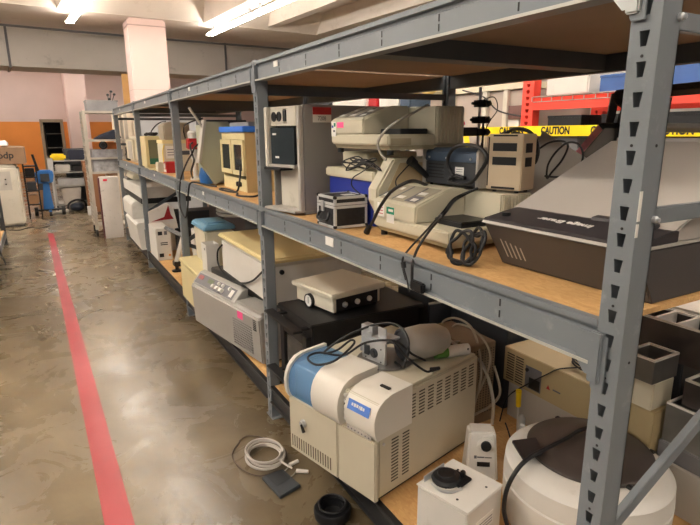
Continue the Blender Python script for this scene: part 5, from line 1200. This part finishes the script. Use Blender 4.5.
for k, (x0, y0, w, h, z0, lb) in enumerate(((.67, 11.85, .36, .78, .001, 'tall brown carton behind the pale trolley, bottom of its stack'), (.65, 11.83, .38, .22, .782, 'brown carton stacked on the tall carton behind the trolley'))):
    c = thing('brown_carton', lb, 'carton', (x0+w/2, y0+.2, z0)); MB().box(x0, y0, z0, x0+w, y0+.42, z0+h).build('carton_body', mat('reddish_carton', '#91674a', .8, 0, .06, 5), c, bevel=.006); MB().box(x0, y0-.0008, z0+h*.94, x0+w, y0-.0001, z0+h*.95).build('tape', CARD, c)
solo(MB().hexa([(.40, 13.3, 0.001), (.90, 13.3, 0.001), (.90, 13.5, 0.001), (.40, 13.5, .001)], [(.38, 13.3, 1.22), (.90, 13.3, 1.22), (.90, 13.5, 1.22), (.38, 13.5, 1.22)]), 'dark_screen_panel', DARKG, 'dark upright panel behind the service cart', 'panel', bevel=.004)
solo(MB().box(-.20, 12.6, .001, .06, 12.9, .42), 'brown_carton', CARD, 'low brown carton behind the blue wheeled machine', 'carton', bevel=.006)
solo(MB().box(-.16, 12.62, .421, .04, 12.85, .58), 'dark_box', DARKG, 'dark box on the low carton behind the blue machine', 'box', bevel=.006)

# ================================================================== behind the rack (second aisle)
t = thing('plywood_sheet', 'tall plywood sheet standing upright left of the pink column', 'wooden panel', (1.95, 13.3, 0))
MB().box(1.71, 13.25, 0.001, 2.0, 13.29, 2.80).build('sheet', PLY, t); MB().box(1.86, 13.2, .001, 2.2, 13.249, 2.62).build('sheet', mat('pale_ply', '#c89a5f', .7), t)
solo(MB().box(1.52, 10.2, .001, 2.6, 10.3, 1.90), 'grey_partition', mat('pale_grey_partition', '#b4b7bb', .6, 0, .04, 2), 'pale grey partition board behind the far bays of the rack', 'partition')
solo(MB().box(1.5, 10.1, 1.901, 2.6, 10.35, 1.95), 'orange_rail', mat('copper_orange_paint', '#cf6f45', .5), 'orange rail along the top of the pale grey partition', 'rail')
mb = MB()
for k in range(5): mb.box(1.20+k*.09, 11.2, .001, 1.26+k*.09, 11.25, 1.95)
mb.box(1.2, 11.249, .001, 1.62, 11.27, 1.9)
solo(mb, 'slatted_screen', mat('cream_slats', '#d6c8b4', .6), 'cream slatted screen seen between the two farthest posts', 'screen')
# red pallet rack
RX = 3.6
t = thing('pallet_rack', 'bright red pallet rack with a wire deck across the next aisle', 'pallet rack', (4.1, 2.2, 0))
for (x, y) in ((RX, 3.30), (RX+.9, 3.30), (RX, .35), (RX+.9, .35)):
    mb = upright_mb(0, 0, -1, 2.6) ; mb.bm.transform(Matrix.Translation((x, y, 0)) @ Matrix.Diagonal((1.5, 2.2, 1.0, 1))); mb.build('upright', ORACK, t)
for (x, z) in ((RX, 1.705), (RX+.9, 1.705), (RX, 1.08), (RX+.9, 1.08)):
    MB().prism([(x, z), (x, z+.075), (x-.005, z+.095), (x+.05, z+.095), (x+.05, z)], 'y', .475, 3.298).build('beam', ORACK, t)
for z in (1.176, 1.801):
    mb = MB()
    for k in range(29): y = .5+k*.1; mb.box(RX-.012, y, z-.03, RX-.008, y+.006, z+.008); mb.box(RX-.012, y, z, RX+.96, y+.006, z+.006)
    mb.box(RX-.012, .48, z+.0061, RX-.006, 3.29, z+.012); mb.box(RX-.012, .48, z-.035, RX-.006, 3.29, z-.03)
    for k in range(6): mb.box(RX+.1+k*.16, .48, z+.0061, RX+.106+k*.16, 3.29, z+.01)
    mb.build('wire_deck', WIREM, t)
zz = 1.8135
solo(MB().box(RX+.05, 2.82, zz, RX+.6, 3.22, 2.08), 'white_carton', WHITE, 'white box standing on the upper deck of the red rack', 'box', bevel=.01)
tub(RX+.05, 2.35, zz, RX+.6, 2.72, 1.93, 'blue tray of parts on the upper deck of the red rack', mat('tray_blue', '#345b9b', .5))
solo(MB().box(RX+.05, 1.7, zz, RX+.6, 2.2, 2.0), 'blue_carton', mat('tray_blue', '#345b9b'), 'blue and white box right of the blue parts tray', 'box', bevel=.01)
solo(MB().box(RX+.04, .9, zz, RX+.6, 1.35, 1.92), 'beige_box', CREAM, 'beige box on the red rack, seen right of the near post', 'box', bevel=.01)
zz = 1.1885
for k in range(5):
    y = 2.86-k*.5
    solo(MB().box(RX+.05, y, zz, RX+.65, y+.42, 1.52), 'computer_case', [MGREY, BEIGE, MGREY, CREAM, MGREY][k], ['grey case below the tape, nearest the red post', 'beige case below the tape, second from the red post', 'grey case below the tape, third from the red post', 'cream case below the tape, fourth from the red post', 'grey case at the near end of the red rack'][k], 'electronics case', bevel=.01)
    tub(RX+.08, y+.02, 1.5215, RX+.6, y+.34, 1.655, ['black bin above the tape, nearest the red post', 'black bin above the tape, second from the red post', 'black bin above the tape, third from the red post', 'black bin above the tape, fourth from the red post', 'black bin at the near end of the red rack'][k], BLACK, 'black_bin')
# caution tape
t = thing('caution_tape', 'yellow caution tape with black capitals stretched along the red rack', 'tape', (3.56, 2.6, 1.5))
def tz(y): return 1.50+(2.4-y)*-.000
P = [(.4, 1.495), (2.4, 1.50), (3.3, 1.497), (4.15, 1.49)]
mb = MB()
for (ya, za), (yb_, zb) in zip(P, P[1:]): mb.hexa([(3.597, ya, za), (3.599, ya, za), (3.599, yb_, zb), (3.597, yb_, zb)], [(3.597, ya, za+.08), (3.599, ya, za+.08), (3.599, yb_, zb+.08), (3.597, yb_, zb+.08)])
tp = mb.build('tape_strip', YTAPE, t)
for y in (.70, 1.17, 1.64, 2.11, 2.58, 3.05, 3.52, 3.99): text('lettering', 'CAUTION', .08, frameM((3.5955, y, 1.537), (0, -1, 0), (0, 0, 1)) @ Matrix.Diagonal((.78, 1, 1, 1)), INK, tp, .0005, .0035)
MB().hexa([(3.56, 4.06, 1.38), (3.562, 4.0, 1.40), (3.564, 4.0, 1.40), (3.562, 4.06, 1.38)], [(3.57, 4.12, 1.50), (3.57, 4.04, 1.50), (3.572, 4.04, 1.50), (3.572, 4.12, 1.50)]).build('loose_end', YTAPE, t)
# machines beyond
t = thing('industrial_cabinet', 'beige grey machine with tall panels behind the clamp stand', 'machine', (4.2, 4.3, 0))
PG = mat('pinkish_grey_machine', '#b3a69c', .55, 0, .05, 4)
MB().box(3.8, 3.50, .001, 4.6, 4.95, 1.90).build('cabinet', PG, t, bevel=.01)
for y in (3.75, 4.02, 4.5): MB().box(3.76, y, .3, 3.799, y+.06, 1.90).build('upright_panel', OFFW, t, bevel=.004)
MB().box(3.77, 3.45, 1.64, 3.799, 3.74, 1.76).build('maroon_panel', mat('maroon_panel', '#6b4a44', .5), t); MB().box(3.76, 3.50, 1.905, 4.6, 4.95, 1.96).build('top_rail', CREAM, t)
lb = MB().box(3.785, 3.62, 1.545, 3.7985, 3.78, 1.64).build('label', LABEL, t)
cable('overhead_cable', 'thin black wire drooping across the beige grey machine', [(3.7, 4.3, 1.93), (3.7, 4.0, 1.85), (3.7, 3.8, 1.72), (3.7, 3.5, 1.66), (3.7, 3.4, 1.65)], .007)
t = thing('steel_shelving', 'dark steel shelving across the next aisle, behind the tall grey instrument', 'shelving', (4.1, 6.8, 0))
for (x, y) in ((3.62, 5.1), (4.5, 5.1), (3.62, 8.9), (4.5, 8.9), (3.62, 7.0), (4.5, 7.0)): MB().box(x, y, 0, x+.05, y+.05, 1.78).build('post', RACKD, t)
for z in (.3, 1.05, 1.78): MB().box(3.6, 5.08, z, 4.58, 8.97, z+.03).build('shelf', RACKD, t)
for k, (y, w, h, m_, lb) in enumerate(((6.1, .9, .13, WHITE, 'long white carton left of the red striped one, next aisle'), (5.82, .2, .15, RED, 'red box among white cartons on the dark shelving, next aisle'), (5.35, .42, .14, WHITE, 'short white carton right of the red box, next aisle'), (5.12, .2, .12, SLATE, 'slate box at the near end of the dark shelving'), (7.1, .8, .2, DARKG, 'dark box at the far end of the dark shelving top'))):
    solo(MB().box(3.65, y, 1.811, 4.2, y+w, 1.811+h), 'carton', m_, lb, 'box', bevel=.01)
for k in range(6):
    y = 5.25+k*.6
    solo(MB().box(3.65, y, 1.081, 4.3, y+.5, 1.50+.05*(k % 3)), 'stored_machine', [BEIGE, DARKG, LGREY, CREAM, MGREY, BEIGE][k], ['beige', 'dark grey', 'light grey', 'cream', 'mid grey', 'farthest beige'][k]+' machine on the middle of the dark shelving, next aisle', 'electronics case', bevel=.02)
t = thing('crumpled_bags', 'crumpled yellow and white bags heaped above the raised plate reader, next aisle', 'bags', (3.8, 4.98, 0))
MB().box(3.62, 4.96, .001, 4.2, 5.07, 1.80).build('stand', LGREY, t)
MB().tube([(3.66, 4.55+.1*k, 1.965+.02*math.sin(k*2)) for k in range(6)], .035).build('yellow_bag', mat('pale_yellow_bag', '#e6cf83', .5), t, smooth=True)

# ================================================================== left rack at the picture's edge
t = thing('storage_rack', 'grey steel rack at the left edge of the aisle', 'storage rack', (-1.1, 7.0, 0))
for y in (4.9, 6.95, 9.0):
    upright_mb(y, -.60, 1, 1.93, holes=True).build('upright', RACKD, t); upright_mb(y, -1.75, -1, 1.93, holes=False).build('upright', RACKD, t)
for z in (.10, 1.02):
    for (ya, yb_) in ((4.955, 6.95), (7.005, 9.0)):
        MB().box(-.645, ya, z, -.602, yb_, z+.09).build('beam', RACK, t); MB().box(-1.748, ya, z, -1.705, yb_, z+.09).build('beam', RACK, t); MB().box(-1.73, ya+.003, z+.0905, -.62, yb_-.003, z+.103).build('shelf_board', BOARD, t)
z = .2035
solo(MB().box(-1.2, 8.2, z, -.66, 8.8, .62), 'cream_machine', CREAM, 'cream machine on the lower shelf of the left rack', 'electronics case', bevel=.02)
solo(MB().box(-1.2, 7.3, z, -.63, 8.0, .50), 'white_machine', WHITE, 'white machine on the lower shelf of the left rack', 'electronics case', bevel=.02)
solo(MB().box(-1.2, 5.3, z, -.62, 6.4, .46), 'grey_machine', LGREY, 'pale grey machine nearest on the lower left rack', 'electronics case', bevel=.02)
def czL(y, L): return [pt(a_, b_, Y=y+k*dy) for k, (a_, b_) in enumerate(L) for dy in (0,)]
cable('hanging_cable', 'thick dark blue cable hanging from the left rack into the aisle', [pt(a_, b_, X=-.56+.0*k) for k, (a_, b_) in enumerate(((-8, 236), (0, 252), (6, 265), (11, 280), (15, 294)))], .010, mat('navy_rubber', '#2b3848', .5))
cable('hanging_cable', 'thin brown cable looping down beside the left rack near the floor', [pt(a_, b_, X=-.52) for a_, b_ in ((-10, 322), (0, 326), (8, 333), (12, 343), (10, 352), (8, 349))], .006, mat('brown_wire', '#55463c'))
cable('hanging_cable', 'black cable loop at the left edge above the brown one', [pt(a_, b_, X=-.56) for a_, b_ in ((-10, 305), (-2, 300), (2, 290), (2, 282), (-3, 276), (-10, 270))], .009)

# ================================================================== camera, light, view
cam = bpy.data.cameras.new('camera'); co = bpy.data.objects.new('camera', cam); COL.objects.link(co)
Rm = Matrix((RW.col[0], -RW.col[1], -RW.col[2])).transposed().to_4x4()
co.matrix_world = Matrix.Translation(EYE) @ Rm
cam.sensor_width = 36; cam.lens = 36*FPX/700; cam.clip_start = .05; cam.clip_end = 200
SC.camera = co
w = bpy.data.worlds.new('world'); SC.world = w; w.use_nodes = True
w.node_tree.nodes['Background'].inputs[0].default_value = (1, .97, .93, 1); w.node_tree.nodes['Background'].inputs[1].default_value = .10
SC.view_settings.view_transform = 'Standard'; SC.view_settings.look = 'None'; SC.view_settings.exposure = 0.47; SC.view_settings.gamma = 1; SC.view_settings.use_curve_mapping = False
